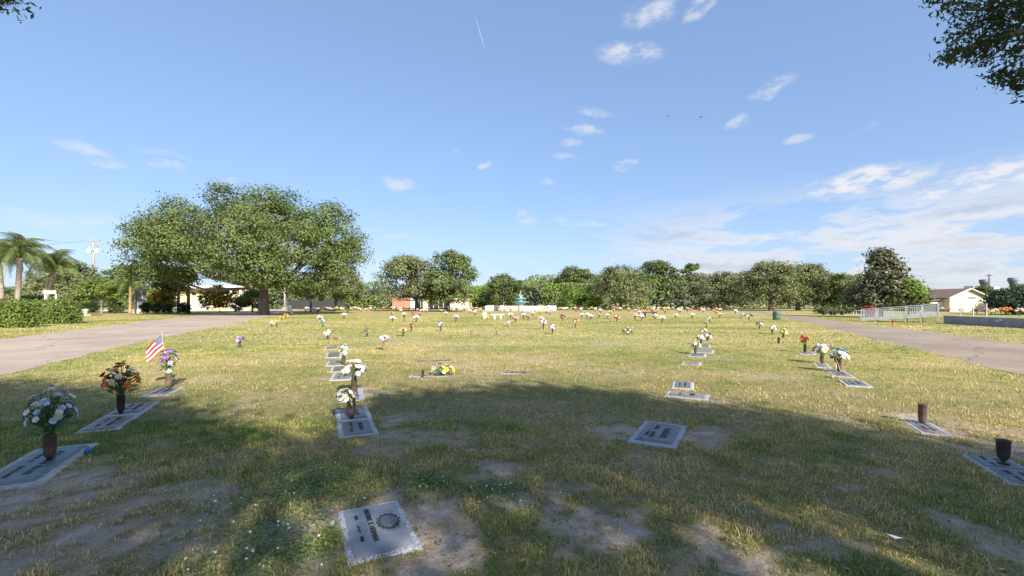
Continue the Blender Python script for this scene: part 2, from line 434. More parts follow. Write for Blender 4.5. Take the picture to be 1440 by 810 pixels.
def lawn_material():
    m, nt, p = nodes_of('lawn_grass')
    t = nt.nodes.new('ShaderNodeTexCoord')
    def noise(s, d=4, r=.6, stretch=None):
        n = nt.nodes.new('ShaderNodeTexNoise'); n.inputs['Scale'].default_value = s; n.inputs['Detail'].default_value = d; n.inputs['Roughness'].default_value = r
        if stretch:
            mp = nt.nodes.new('ShaderNodeMapping'); mp.inputs['Scale'].default_value = stretch
            nt.links.new(t.outputs['Object'], mp.inputs[0]); nt.links.new(mp.outputs[0], n.inputs['Vector'])
        else: nt.links.new(t.outputs['Object'], n.inputs['Vector'])
        return n.outputs[0]
    def ramp(v, stops):
        r = nt.nodes.new('ShaderNodeValToRGB'); e = r.color_ramp.elements
        while len(e) < len(stops): e.new(.5)
        for i, (q, c) in enumerate(stops): e[i].position = q; e[i].color = (*c, 1)
        nt.links.new(v, r.inputs[0]); return r.outputs[0]
    def mixc(f, a, b, blend='MIX'):
        x = nt.nodes.new('ShaderNodeMix'); x.data_type = 'RGBA'; x.blend_type = blend
        for i, q in ((0, f), (6, a), (7, b)):
            if isinstance(q, float): x.inputs[i].default_value = q
            else: nt.links.new(q, x.inputs[i])
        return x.outputs[2]
    def math2(op, a, b):
        x = nt.nodes.new('ShaderNodeMath'); x.operation = op; x.use_clamp = True
        for i, q in enumerate((a, b)):
            if isinstance(q, float): x.inputs[i].default_value = q
            else: nt.links.new(q, x.inputs[i])
        return x.outputs[0]
    ab = nt.nodes.new('ShaderNodeAttribute'); ab.attribute_name = 'bare'
    # broad bands of drier and greener turf, finer mottling, and single tufts
    big = noise(.22, 6, .62, (.55, 1.25, 1)); med = noise(1.6, 5, .65); fin = noise(22, 4, .7)
    val = math2('ADD', math2('MULTIPLY', big, .60), math2('ADD', math2('MULTIPLY', med, .42), math2('MULTIPLY', math2('SUBTRACT', fin, .5), .35)))
    grass = ramp(val, [(.33, (.165, .195, .050)), (.45, (.29, .275, .088)), (.55, (.395, .335, .135)), (.70, (.50, .395, .205))])
    tuft = ramp(fin, [(.30, (.42, .45, .36)), (.52, (1., 1., 1.)), (.75, (1.15, 1.12, 1.0))])
    grass = mixc(.75, grass, tuft, 'MULTIPLY')
    soil = ramp(math2('ADD', math2('MULTIPLY', noise(6, 6, .75), .6), math2('MULTIPLY', noise(70, 3, .7), .4)), [(.36, (.22, .155, .115)), (.50, (.43, .325, .255)), (.64, (.58, .46, .37))])
    at_ = nt.nodes.new('ShaderNodeAttribute'); at_.attribute_name = 'shaded_thatch'
    grass = mixc(at_.outputs['Fac'], grass, ramp(noise(14, 4, .7), [(.35, (.11, .085, .045)), (.65, (.26, .205, .10))]))  # brown thatch near the camera, self-shadow between tufts put into its colour
    p_in = mixc(math2('MULTIPLY', ab.outputs['Fac'], 1.3), grass, soil)
    nt.links.new(p_in, p.inputs['Base Color']); p.inputs['Roughness'].default_value = .95; p.inputs['Specular IOR Level'].default_value = .15
    b = nt.nodes.new('ShaderNodeBump'); b.inputs['Strength'].default_value = .8; b.inputs['Distance'].default_value = .04
    nt.links.new(fin, b.inputs['Height']); nt.links.new(b.outputs[0], p.inputs['Normal'])
    return m
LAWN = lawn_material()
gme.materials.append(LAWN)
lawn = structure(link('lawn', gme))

# ------------------------------------------------------------------ markers footprint (grass keeps off the stones)
MARKS = dict(
    near=(-0.958, 3.118, -1.112, 0.77, 0.46),
    carved=(1.792, 5.374, -2.059, 1.01, 0.54),
    left_big=(-4.635, 4.303, -1.118, 1.27, 0.54),
    left_pair=(-5.510, 6.231, -1.135, 1.72, 0.44),
    left_flag=(-6.272, 7.926, -1.214, 0.84, 0.41),
    mid_pair=(-2.122, 5.957, -1.168, 1.50, 0.46),
    mid_b=(-2.774, 7.631, -1.199, 1.00, 0.40),
    row_e=(-3.654, 9.517, -1.269, 1.00, 0.47),
    row_d=(-4.098, 10.537, -1.243, 0.90, 0.45),
    row_c=(-4.632, 11.573, -1.231, 1.04, 0.46),
    row_b=(-5.398, 13.365, -1.215, 1.38, 0.46),
    row_a=(-6.288, 15.384, -1.227, 1.04, 0.49),
    right_urn=(4.728, 4.199, -1.998, 0.89, 0.40),
    right_tall=(5.343, 5.710, -2.021, 0.84, 0.32),
    road_c=(6.733, 8.648, -2.036, 0.74, 0.44),
    road_b=(7.380, 9.951, -2.007, 1.21, 0.38),
    road_a=(7.882, 11.212, -2.070, 1.04, 0.32),
    road_o=(9.303, 13.911, -2.049, 0.93, 0.44),
    rowr_a=(3.006, 7.573, -2.063, 0.48, 0.69),
    rowr_b=(3.294, 8.495, -1.956, 0.78, 0.40),
    rowr_c=(4.692, 11.516, -2.017, 0.65, 0.46),
    rowr_d=(5.606, 13.331, -2.003, 0.86, 0.48),
    rowr_e=(6.225, 14.380, -2.024, 0.95, 0.66),
    rowr_f=(7.020, 16.076, -2.013, 1.17, 0.41),
    centre_spray=(-1.748, 9.656, -1.555, 0.38, 0.98),
    centre_dark=(-2.140, 12.095, -1.443, 0.40, 1.01),
    centre_purple=(0.160, 10.069, -1.613, 0.32, 0.80),
    lilac_slab=(-9.758, 15.736, -1.016, 1.12, 0.54))
def on_mark(x, y, grow=0.):
    r = np.zeros(x.shape, bool)
    for cx, cy, a, L, W in MARKS.values():
        u = (x - cx) * math.cos(a) + (y - cy) * math.sin(a); v = -(x - cx) * math.sin(a) + (y - cy) * math.cos(a)
        r |= (np.abs(u) < L / 2 + grow) & (np.abs(v) < W / 2 + grow)
    return r
# ------------------------------------------------------------------ grass blades
def blade_field(name, y0, y1, per_m2, h0, h1, w, segs, spread, seed, label_mat, off=.012):
    g = np.random.default_rng(seed)
    area = spread * (y1 * y1 - y0 * y0) + 2.4 * (y1 - y0)
    n = int(area * per_m2)
    y = np.sqrt(g.random(n) * (y1 * y1 - y0 * y0) + y0 * y0)
    x = (g.random(n) * 2 - 1) * (spread * y + 1.2)
    # tufted growth
    d = bare(x, y); tuftn = fbm(x, y, 5., 120, 2)
    keep = (g.random(n) < np.clip(1.2 - d * 1.0, .22, 1) * np.clip(.35 + 1.5 * tuftn, .3, 1)) & ~on_mark(x, y, -.022 if segs > 1 else .02)
    for q in (polyA, polyB): keep &= ~inpoly(x, y, q)
    x, y, d, tuftn = x[keep], y[keep], d[keep], tuftn[keep]; n = len(x)
    s = straw(x, y)
    near = np.clip((16 - np.hypot(x, y - 4)) / 5, 0, 1)
    z = near * (-.022 + .020 * fbm(x, y, 2.2, 90, 3) - .010 * d) - .004
    a = g.random(n) * 2 * np.pi; lean = g.random(n) ** 1.1 * 1.15 + .12
    flat = (d > .25) & (g.random(n) < .85) if segs > 1 else np.zeros(n, bool)
    lean = np.where(flat, 1.38 + .15 * g.random(n), lean)
    h = (h0 + (h1 - h0) * g.random(n) ** 1.6) * (.35 + 1.15 * tuftn) * (1 - .35 * d)
    ww = w * (.6 + .8 * g.random(n))
    dx, dy = np.cos(a), np.sin(a); b = a + np.pi / 2 + g.normal(0, .5, n)
    px, py = np.cos(b) * ww / 2, np.sin(b) * ww / 2
    base = np.stack([x, y, z], 1); side = np.stack([px, py, 0 * x], 1)
    tip = base + np.stack([dx * h * np.sin(lean), dy * h * np.sin(lean), h * np.cos(lean) * .95], 1)
    if segs > 1:
        mid = base + np.stack([dx * h * np.sin(lean) * .38, dy * h * np.sin(lean) * .38, np.where(flat, .008, h * (.62 + .1 * np.cos(lean)) * .85)], 1)
        v = np.stack([base - side, base + side, mid + side * .85, mid - side * .85, tip], 1).reshape(-1, 3)
        o = np.arange(n)[:, None] * 5
        f = np.concatenate([o + [0, 1, 2], o + [0, 2, 3], o + [3, 2, 4]], 1).reshape(-1, 3); k = 5
    else:
        v = np.stack([base - side, base + side, tip], 1).reshape(-1, 3)
        f = np.arange(3 * n).reshape(-1, 3); k = 3
    me = mesh_np(name, v, f)
    dry = np.clip(s * 1.0 + g.normal(0, .30, n) + flat * .4, 0, 1)
    at = me.attributes.new('dry', 'FLOAT', 'POINT'); at.data.foreach_set('value', np.repeat(dry, k).astype(np.float32))
    me.materials.append(label_mat)
    return stuff(link(name, me))
def blade_material():
    m, nt, p = nodes_of('grass_blade')
    a = nt.nodes.new('ShaderNodeAttribute'); a.attribute_name = 'dry'
    r = nt.nodes.new('ShaderNodeValToRGB'); e = r.color_ramp.elements
    stops = [(0., (.125, .225, .035)), (.24, (.25, .335, .060)), (.48, (.45, .425, .105)), (.76, (.66, .525, .215)), (1., (.76, .58, .31))]
    while len(e) < len(stops): e.new(.5)
    for i, (q, c) in enumerate(stops): e[i].position = q; e[i].color = (*c, 1)
    nt.links.new(a.outputs['Fac'], r.inputs[0])
    ge = nt.nodes.new('ShaderNodeNewGeometry'); mr = nt.nodes.new('ShaderNodeMapRange'); mr.inputs[3].default_value = .55; mr.inputs[4].default_value = 1.3
    nt.links.new(ge.outputs['Random Per Island'], mr.inputs[0])
    ml = nt.nodes.new('ShaderNodeMix'); ml.data_type = 'RGBA'; ml.blend_type = 'MULTIPLY'; ml.inputs[0].default_value = 1
    nt.links.new(r.outputs[0], ml.inputs[6]); nt.links.new(mr.outputs[0], ml.inputs[7])
    nt.links.new(ml.outputs[2], p.inputs['Base Color'])
    p.inputs['Roughness'].default_value = .6; p.inputs['Specular IOR Level'].default_value = .25
    tr = nt.nodes.new('ShaderNodeBsdfTranslucent'); nt.links.new(ml.outputs[2], tr.inputs[0])
    mx = nt.nodes.new('ShaderNodeMixShader'); mx.inputs[0].default_value = .4
    nt.links.new(p.outputs[0], mx.inputs[1]); nt.links.new(tr.outputs[0], mx.inputs[2]); nt.links.new(mx.outputs[0], nt.nodes['Material Output'].inputs[0])
    return m
BLADE = blade_material()
g1 = blade_field('grass', 1.9, 6.0, 6200, .018, .064, .0050, 2, 1.28, 1, BLADE)
g2 = blade_field('grass', 6.0, 16., 900, .025, .070, .013, 1, 1.28, 2, BLADE)
g3 = blade_field('grass', 16., 48., 85, .03, .075, .045, 1, 1.30, 3, BLADE)
for o, l in ((g1, 'short mixed green and straw grass in the foreground'), (g2, 'short sunlit grass beyond the tree shade'), (g3, 'short dry grass of the far lawn')):
    o['label'] = l; o['category'] = 'grass'
# ------------------------------------------------------------------ trees and shrubs
def leaf_quads(c, nrm, size, g, aspect=.62, curl=.0):
    """one leaf-shaped quad (diamond) per centre"""
    n = len(c)
    t = g.normal(size=(n, 3)); t -= nrm * (t * nrm).sum(1, keepdims=True)
    t /= np.linalg.norm(t, axis=1, keepdims=True) + 1e-9
    b = np.cross(nrm, t)
    s = (size * (.55 + .9 * g.random(n)))[:, None]
    v = np.stack([c - t * s * .5, c + b * s * aspect * .5 + nrm * s * .08, c + t * s * .5, c - b * s * aspect * .5 + nrm * s * .08], 1).reshape(-1, 3)
    return v, np.arange(4 * n).reshape(-1, 4)
def crown_points(lobes, n, g, per=26, clump=.55, low=-.45, inner=.72):
    """leaf centres gathered in clumps over the shells of the lobes"""
    lob = np.array(lobes, float)
    area = (lob[:, 3] * lob[:, 5]) ** 1.0 + (lob[:, 4] * lob[:, 3])
    nc = max(len(lob), n // per)
    pick = g.choice(len(lob), nc, p=area / area.sum())
    d = g.normal(size=(nc, 3)); d /= np.linalg.norm(d, axis=1, keepdims=True)
    bad = d[:, 2] < low; d[bad, 2] *= -1
    rad = inner + (1 - inner) * g.random(nc) ** .6
    cc = lob[pick, :3] + d * lob[pick, 3:] * rad[:, None]
    k = g.choice(nc, n)
    csz = clump * (.6 + .8 * g.random(nc))
    off = np.clip(g.normal(size=(n, 3)), -1.7, 1.7) * np.array([1, 1, .62]) * csz[k][:, None]
    p = cc[k] + off
    nr = d[k] * .9 + off / (csz[k][:, None] + 1e-6) * .35 + g.normal(size=(n, 3)) * .55 + np.array([0, 0, .35])
    nr /= np.linalg.norm(nr, axis=1, keepdims=True)
    return p, nr, cc
def tree(name, label, cat, x, y, lobes, n, leaf, lmat, tr, fork, seed, bark=None, group=None, clump=.55, per=26, low=-.45, inner=.72, lean=0., limbs=3, twig=2, z=0.):
    g = np.random.default_rng(seed)
    root = thing(name, label, cat, (x, y, z), 0, group)
    p, nr, cc = crown_points(lobes, n, g, per, clump, low, inner)
    v, f = leaf_quads(p, nr, leaf, g)
    me = mesh_np('crown', v, f); me.materials.append(lmat)
    link('crown', me, root)
    mb = MB(); top = Vector((lean, 0, fork))
    mb.tube([(0, 0, -.15), (0, 0, .12 * fork), (lean * .4, 0, .5 * fork), top], [tr * 1.45, tr * 1.08, tr * .92, tr * .8], 9)
    lob = sorted(lobes, key=lambda l: -l[3] * l[5])[:limbs + 9]
    for i, l in enumerate(lob):
        e = Vector(l[:3]); r0 = tr * (.62 if i < limbs else .36); m = top.lerp(e, .5) + Vector((g.normal() * .25, g.normal() * .25, -.12 * (e - top).length + .25))
        s = top - Vector((0, 0, fork * .12 * g.random()))
        mb.tube([s, s.lerp(m, .5), m, m.lerp(e, .6), e], [r0, r0 * .85, r0 * .68, r0 * .45, r0 * .22], 6)
        q = cc[np.argsort(np.linalg.norm(cc - np.array(e), axis=1))[:40]]
        for t in range(twig):
            c_ = Vector(q[g.integers(len(q))]); mb.tube([m.lerp(e, .4), m.lerp(c_, .55) + Vector((0, 0, .1)), c_], [r0 * .34, r0 * .2, r0 * .06], 4)
    mb.build('trunk', bark or BARK, root, True)
    return root
OAK = leafmat('oak_leaf', [(.058, .095, .026), (.10, .145, .040), (.155, .195, .058), (.22, .25, .09)], .25)
OAK_OLIVE = leafmat('olive_leaf', [(.082, .105, .036), (.135, .16, .058), (.20, .215, .088), (.26, .26, .12)], .25)
OAK_GREY = leafmat('grey_leaf', [(.095, .115, .055), (.15, .17, .085), (.21, .215, .125)], .25)
GREEN = leafmat('green_leaf', [(.07, .105, .030), (.115, .155, .045), (.175, .205, .065)], .3)
BRIGHT = leafmat('bright_leaf', [(.09, .16, .025), (.16, .25, .04), (.25, .33, .06)], .35)
DEEP = leafmat('deep_leaf', [(.018, .035, .016), (.03, .055, .024), (.05, .075, .03)], .15)
MAGN = leafmat('magnolia_leaf', [(.045, .06, .028), (.075, .09, .04), (.11, .11, .055), (.16, .155, .085), (.19, .145, .085)], .1, .5)
CROTON = leafmat('croton_leaf', [(.10, .16, .03), (.24, .24, .04), (.46, .28, .03), (.14, .19, .035), (.5, .2, .03)], .3)
HEDGE = leafmat('hedge_leaf', [(.07, .12, .022), (.13, .19, .035), (.22, .28, .06), (.09, .14, .03)], .3)
PALMLEAF = leafmat('palm_leaf', [(.09, .14, .035), (.15, .20, .06), (.23, .26, .10)], .35)
REDLEAF = leafmat('red_shrub_leaf', [(.30, .03, .06), (.4, .06, .1), (.12, .12, .03)], .3)

# --- the great oak beside the left road
def ol(x, y, z, r): return (x, y, z, r, r, r * .88)
oak_lobes = [ol(-0.53, -5.00, 5.25, 1.51), ol(3.91, -4.00, 4.62, 1.60), ol(6.31, 0.00, 3.82, 1.60), ol(1.51, 1.00, 4.00, 1.24), ol(-15.65, 0.00, 10.40, 1.51), ol(-14.14, 1.00, 8.27, 2.13), ol(-11.65, 0.00, 12.71, 1.51), ol(-12.71, -1.00, 10.05, 2.49), ol(-9.69, -1.50, 12.00, 2.49), ol(-4.71, -0.50, 14.67, 1.69), ol(-2.58, 1.00, 14.67, 1.69), ol(-6.31, 2.00, 11.82, 2.84), ol(-2.31, 0.00, 11.65, 3.02), ol(1.33, 0.00, 14.22, 1.51), ol(2.93, 1.00, 14.14, 1.33), ol(2.13, -1.00, 11.29, 3.02), ol(5.25, 1.00, 11.11, 2.49), ol(8.09, 0.00, 12.53, 1.60), ol(10.22, 0.00, 11.47, 1.51), ol(8.09, 0.00, 9.33, 2.67), ol(11.47, 0.50, 9.33, 1.07), ol(10.58, 0.50, 7.38, 1.33), ol(-10.40, -4.00, 8.09, 3.20), ol(-4.98, -6.00, 8.71, 3.73), ol(0.80, -6.50, 8.71, 3.73), ol(6.13, -4.00, 8.09, 3.20), ol(8.80, 0.00, 5.96, 2.13), ol(-13.25, -2.00, 5.42, 2.49), ol(-10.22, -3.00, 5.87, 1.78), ol(-6.31, -7.00, 7.56, 2.31), ol(-2.31, -7.00, 6.31, 1.60), ol(3.02, -6.00, 5.25, 2.49), ol(-10.76, 5.00, 8.27, 3.20), ol(-3.64, 6.00, 9.16, 3.73), ol(3.47, 6.00, 8.71, 3.56), ol(8.80, 4.00, 8.09, 2.49), ol(-11.82, 2.00, 4.00, 1.96), ol(-15.20, 1.00, 5.78, 1.60), ol(6.13, 2.00, 4.53, 2.31), ol(-7.20, 3.00, 5.78, 1.24), ol(4.80, -3.00, 3.82, 1.42), ol(-0.53, 3.00, 12.71, 2.31), ol(1.24, -2.00, 4.53, 1.42), ol(-3.64, -3.00, 5.60, 1.07)]
tree('oak_tree', 'great spreading live oak with a thick grey trunk beside the left road', 'tree', *(-31.022, 55.111), oak_lobes, 100000, .25, OAK, .62, 3.6, 21, clump=.70, per=105, low=-.75, inner=.66, limbs=6, twig=3)

def simple_lobes(w, h0, h1, g, k=9, cone=False):
    """lobes filling a crown of width w from height h0 to h1"""
    out = []; H = h1 - h0
    for i in range(k):
        t = (i + .5) / k
        rr = w / 2 * ((1 - t) ** .8 if cone else math.sin(math.pi * min(.96, .22 + .70 * t)) ** .8)
        r = max(.25 * w * (.7 + .5 * g.random()) * (1 if not cone else .75 * (1.15 - t)), .12 * w)
        a = g.random() * 6.28; q = max(0, rr - r * .8)
        if i % 2 == 0: dx, dy = q * (1 if i % 4 == 0 else -1) * (.8 + .2 * g.random()), g.normal() * q * .4
        else: dx, dy = q * math.cos(a), q * math.sin(a)
        zc = h0 + H * t
        zc = min(max(zc, h0 + r * .6), h1 - r * .75)
        out.append((dx, dy, zc, r, r, r * .8))
    return out
def sized_tree(name, label, cat, cx, x0, x1, h1, h0, d, n, leaf, lmat, seed, tr=.22, k=9, cone=False, group='trees along the far edge of the cemetery', clump=None, bark=None, lift=None, **kw):
    """a tree at (cx, d) whose crown spans x0..x1 and heights h0..h1"""
    g = np.random.default_rng(seed)
    w = x1 - x0; h0 = max(.2, h0)
    lob = [(l[0] + (x0 + x1) / 2 - cx, *l[1:]) for l in simple_lobes(w, h0, h1, g, k, cone)]
    return tree(name, label, cat, cx, d, lob, n, leaf, lmat, tr, lift or (h0 + .15 * (h1 - h0)), seed, group=group, clump=clump or max(.35, w * .055), bark=bark, **{'per': 55, **kw})
T = sized_tree
T('oak_tree', 'dense rounded oak, left of the pair in front of the brick building', 'tree', -16.86, -23.65, -12.58, 9.53, 0.85, 78.0, 12000, .34, OAK_OLIVE, 31, .4, 13, limbs=5)
T('oak_tree', 'taller oak, right of the pair in front of the brick building', 'tree', -10.74, -14.20, -6.09, 9.95, 1.00, 74.0, 17000, .30, OAK, 137, .36, 16, limbs=5)
T('young_tree', 'small pale green tree just right of the great oak trunk', 'tree', -32.86, -36.70, -30.43, 5.20, 1.72, 72.0, 6000, .26, OAK_OLIVE, 33, .16, 8)
T('oak_tree', 'olive oak behind the right side of the great oak', 'tree', -33.60, -38.21, -28.18, 8.78, 1.46, 84.0, 10000, .32, OAK_OLIVE, 34, .3, 11)
T('broad_tree', 'round bright green tree to the left of the turquoise fountain', 'tree', -1.90, -6.16, 2.53, 7.61, 0.49, 98.0, 8000, .36, GREEN, 35, .25, 9, low=-.8)
T('oak_tree', 'hazy grey green tree behind the turquoise fountain', 'tree', 5.78, 1.45, 11.20, 6.30, 0.15, 112.0, 7000, .4, OAK_GREY, 36, .2, 9, low=-.8)
T('pine_tree', 'tall double topped green tree right of the fountain', 'tree', 14.98, 9.93, 19.68, 9.96, 4.56, 108.0, 6500, .38, GREEN, 37, .24, 7, limbs=4, inner=.6)
T('broad_tree', 'low spreading pale green tree below the double topped tree', 'tree', 13.95, 10.01, 18.50, 4.63, 0.54, 94.0, 7500, .33, BRIGHT, 38, .2, 9, low=-.8)
T('oak_tree', 'wide drooping olive oak standing alone at the centre right', 'tree', 22.21, 16.84, 28.02, 8.71, 1.16, 90.0, 13000, .33, OAK_OLIVE, 39, .3, 13, low=-.8)
T('pine_tree', 'tallest bright green tree with a broken crown beside the drooping oak', 'tree', 34.88, 29.75, 40.01, 11.52, 3.82, 106.0, 8000, .42, GREEN, 40, .3, 8, inner=.6)
T('pine_tree', 'thin tall tree with a small tuft crown right of the tallest tree', 'tree', 42.40, 39.66, 45.65, 11.00, 5.53, 106.0, 2600, .4, GREEN, 41, .2, 5, bark=BARK_PALE, inner=.6)
T('oak_tree', 'loose grey green tree with pale bare limbs behind the road end', 'tree', 39.02, 34.68, 43.66, 7.33, 0.67, 96.0, 8000, .33, OAK_GREY, 42, .22, 10, bark=BARK_PALE, low=-.8)
T('oak_tree', 'thin grey olive tree between the pale limbed tree and the big twin oaks', 'tree', 46.79, 42.36, 51.53, 8.08, 0.65, 98.0, 8000, .34, OAK_OLIVE, 43, .24, 10, low=-.8)
T('oak_tree', 'left one of the two big dark trunked oaks beside the right road', 'tree', 48.14, 41.53, 53.17, 8.87, 1.20, 82.0, 14000, .32, OAK_OLIVE, 44, .42, 13, limbs=5, low=-.6)
T('oak_tree', 'right one of the two big dark trunked oaks beside the right road', 'tree', 54.46, 50.94, 60.43, 8.78, 1.19, 84.0, 12000, .32, OAK_OLIVE, 45, .42, 12, limbs=5, low=-.6)
T('broad_tree', 'mid green tree between the twin oaks and the magnolia', 'tree', 58.84, 55.74, 62.97, 6.50, 0.57, 80.0, 9000, .3, GREEN, 46, .22, 10, low=-.8)
T('magnolia_tree', 'dark pointed magnolia with bronze leaves behind the white ramp', 'tree', 38.51, 35.32, 41.70, 6.94, 1.08, 46.0, 11000, .30, MAGN, 47, .2, 18, True, None, clump=.42, low=-.8, per=16, inner=.5)
T('broad_tree', 'round bright green bush tree beside the magnolia', 'tree', 39.53, 38.18, 41.02, 3.66, 0.96, 44.0, 4500, .22, BRIGHT, 48, .12, 8, group=None, low=-.8)
T('oak_tree', 'tree behind the palms at the left edge', 'tree', -67.70, -71.11, -63.02, 7.56, 1.71, 66.0, 9000, .34, OAK_OLIVE, 49, .25, 11, group='trees behind the left lawn', low=-.8)
T('oak_tree', 'dark rounded tree behind the white transformer pole', 'tree', -86.71, -90.12, -81.14, 9.50, 2.06, 96.0, 7000, .4, OAK, 50, .25, 9, group='trees behind the left lawn', low=-.8)
T('crepe_myrtle', 'low many stemmed tree with a flat green crown on the left lawn', 'tree', -57.70, -60.80, -54.20, 4.80, 1.70, 62.0, 6000, .24, HEDGE, 51, .14, 9, group=None, bark=BARK_PALE, limbs=7)
T('oak_tree', 'dark tree with a slim brown trunk at the left drive', 'tree', -48.41, -52.44, -47.28, 6.66, 3.15, 64.0, 6000, .3, DEEP, 52, .2, 8, group='trees beside the left drive', low=-.7)
T('oak_tree', 'dark tree with the thicker brown trunk nearest the yellow building', 'tree', -44.77, -47.23, -43.68, 6.22, 3.96, 61.0, 3500, .3, OAK, 53, .22, 7, group='trees beside the left drive')
T('broad_tree', 'small yellow green tree right of the yellow building', 'tree', -42.39, -44.36, -40.41, 3.57, 0.79, 72.0, 4500, .25, HEDGE, 54, .14, 7, group=None, low=-.8)
T('broad_tree', 'dark evergreen behind the cream shed at the right edge', 'tree', 96.53, 94.35, 99.29, 4.65, 0.29, 90.0, 4500, .36, GREEN, 55, .2, 7, group='evergreens behind the right lawn', low=-.8)
T('broad_tree', 'big dark evergreen bush at the right edge of the picture', 'tree', 63.95, 61.06, 67.74, 3.05, 0.43, 56.0, 8000, .28, DEEP, 56, .16, 10, group='evergreens behind the right lawn', low=-.9)
T('broad_tree', 'green bush rising behind the dark evergreen at the right edge', 'tree', 81.97, 78.81, 85.35, 4.31, 1.04, 70.0, 5000, .3, GREEN, 57, .16, 8, group='evergreens behind the right lawn', low=-.9)

def bush(name, label, x, y, w, dpt, h, n, leaf, lmat, seed, group=None, cat='shrub', clump=.16, z=0.):
    g = np.random.default_rng(seed); lob = []
    k = 7
    for i in range(k):
        a = 6.28 * i / k; q = .28 if i else 0.
        lob.append((w * q * math.cos(a), dpt * q * math.sin(a), h * (.42 + .16 * g.random()), w * .30, dpt * .30, h * .40))
    lob.append((0, 0, h * .62, w * .3, dpt * .3, h * .36))
    return tree(name, label, cat, x, y, lob, n, leaf, lmat, .05, h * .25, seed, group=group, clump=clump, low=-.95, limbs=2, twig=1, inner=.6, z=z)
for nm, lb, bx, w, h, d, n, lf, lm, sd in [
        ('croton_bush', 'large orange and green croton bush before the yellow building', -46.40, 5.19, 4.31, 70.0, 6500, .3, CROTON, 61),
        ('croton_bush', 'yellow and orange croton behind the dark clipped shrubs', -53.63, 4.17, 3.90, 68.0, 4500, .28, CROTON, 62),
        ('small_bush', 'thin olive bush at the right end of the yellow building', -44.03, 2.40, 2.40, 71.0, 1800, .2, OAK_OLIVE, 63),
        ('red_bush', 'red flowering bush behind the hedge at the left edge', -53.09, 1.85, 2.05, 46.0, 2000, .16, REDLEAF, 64),
        ('dark_bush', 'dark low bush behind the long hedge near the white sign', -52.45, 2.40, 2.53, 48.0, 3000, .18, DEEP, 65),
        ('hedge_bush', 'clipped round bush left of the many stemmed tree', -62.04, 3.92, 1.60, 64.0, 3500, .16, HEDGE, 66),
        ('hedge_bush', 'clipped round bush right of the many stemmed tree', -56.70, 1.83, 1.70, 63.0, 2500, .16, GREEN, 67),
        ('pale_bush', 'yellow green bush behind the clipped bushes on the left lawn', -78.19, 5.68, 3.02, 80.0, 3500, .26, BRIGHT, 68),
        ('red_bush', 'small red leaved shrub behind the left end of the ramp', 34.92, 1.04, 1.25, 43.0, 1200, .13, REDLEAF, 70)]:
    bush(nm, lb, bx, d, w, w * .8, h, n, lf, lm, sd)
# four dark clipped shrubs beside the stone monument
for i, (bx, w, h, d, wd) in enumerate([(-50.21, 1.27, 1.70, 60.5, 'nearest the stone monument'), (-48.64, 1.46, 1.50, 60.5, 'second from the stone monument'), (-47.13, 1.56, 1.40, 60.5, 'third from the stone monument'), (-44.98, 1.37, 1.70, 60.5, 'between the two brown trunks')]):
    bush('clipped_shrub', 'dark upright clipped shrub ' + wd, bx, 60.5, w, w, h, 2600, .13, DEEP, 72 + i, 'dark clipped shrubs by the left drive')
# low hedge row before the far right oaks
for i, (bx, w, h, d) in enumerate([(44.10, 3.00, 0.90, 62.0), (46.60, 3.60, 1.00, 62.0), (49.10, 3.00, 1.10, 62.0)]):
    bush('low_hedge', ['low green hedge shrub, left of three behind the black benches', 'low green hedge shrub, middle of three behind the black benches', 'low green hedge shrub behind the foot of the white ramp'][i], bx, 62, w, 2., h, 2600, .18, GREEN, 80 + i, 'low hedge behind the black benches')

def hedge(name, label, x0, x1, y0, y1, h, n, leaf, lmat, seed):
    g = np.random.default_rng(seed)
    root = thing(name, label, 'hedge', ((x0 + x1) / 2, (y0 + y1) / 2, 0))
    hx, hy = (x1 - x0) / 2, (y1 - y0) / 2
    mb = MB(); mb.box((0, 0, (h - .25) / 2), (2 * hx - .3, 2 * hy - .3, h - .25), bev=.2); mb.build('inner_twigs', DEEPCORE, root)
    ar = np.array([2 * hx * h, 2 * hx * h * .3, 2 * hy * h, 2 * hy * h, 4 * hx * hy]); k = g.choice(5, n, p=ar / ar.sum())
    u, v = g.random(n) * 2 - 1, g.random(n)
    p = np.zeros((n, 3)); nr = np.zeros((n, 3))
    for q, (nx_, ny_) in enumerate([(0, -1), (0, 1), (-1, 0), (1, 0)]):
        s = k == q
        p[s, 0] = np.where(nx_ == 0, u[s] * hx, nx_ * hx); p[s, 1] = np.where(ny_ == 0, u[s] * hy, ny_ * hy); p[s, 2] = v[s] * h
        nr[s] = (nx_, ny_, .15)
    s = k == 4; p[s, 0] = u[s] * hx; p[s, 1] = (v[s] * 2 - 1) * hy; p[s, 2] = h; nr[s] = (0, 0, 1)
    lump = (fbm(p[:, 0] + p[:, 2] * .7, p[:, 1] + p[:, 2], 1.4, seed, 3) - .5)
    p += nr * (lump * .5)[:, None] + g.normal(size=(n, 3)) * .07
    p[:, 2] = np.clip(p[:, 2], .02, None)
    nr += g.normal(size=(n, 3)) * .5; nr /= np.linalg.norm(nr, axis=1, keepdims=True)
    vv, f = leaf_quads(p, nr, leaf, g); me = mesh_np('foliage', vv, f); me.materials.append(lmat); link('foliage', me, root)
    return root
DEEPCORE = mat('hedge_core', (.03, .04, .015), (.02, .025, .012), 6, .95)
hedge('hedge', 'nearest bright green hedge block at the left edge', -36.5, -30.4, 27.3, 28.6, 1.45, 8000, .13, HEDGE, 91)
hedge('hedge', 'longer clipped hedge behind the nearest hedge on the left lawn', -44., -32.6, 32.2, 33.4, 1.6, 12000, .13, HEDGE, 92)

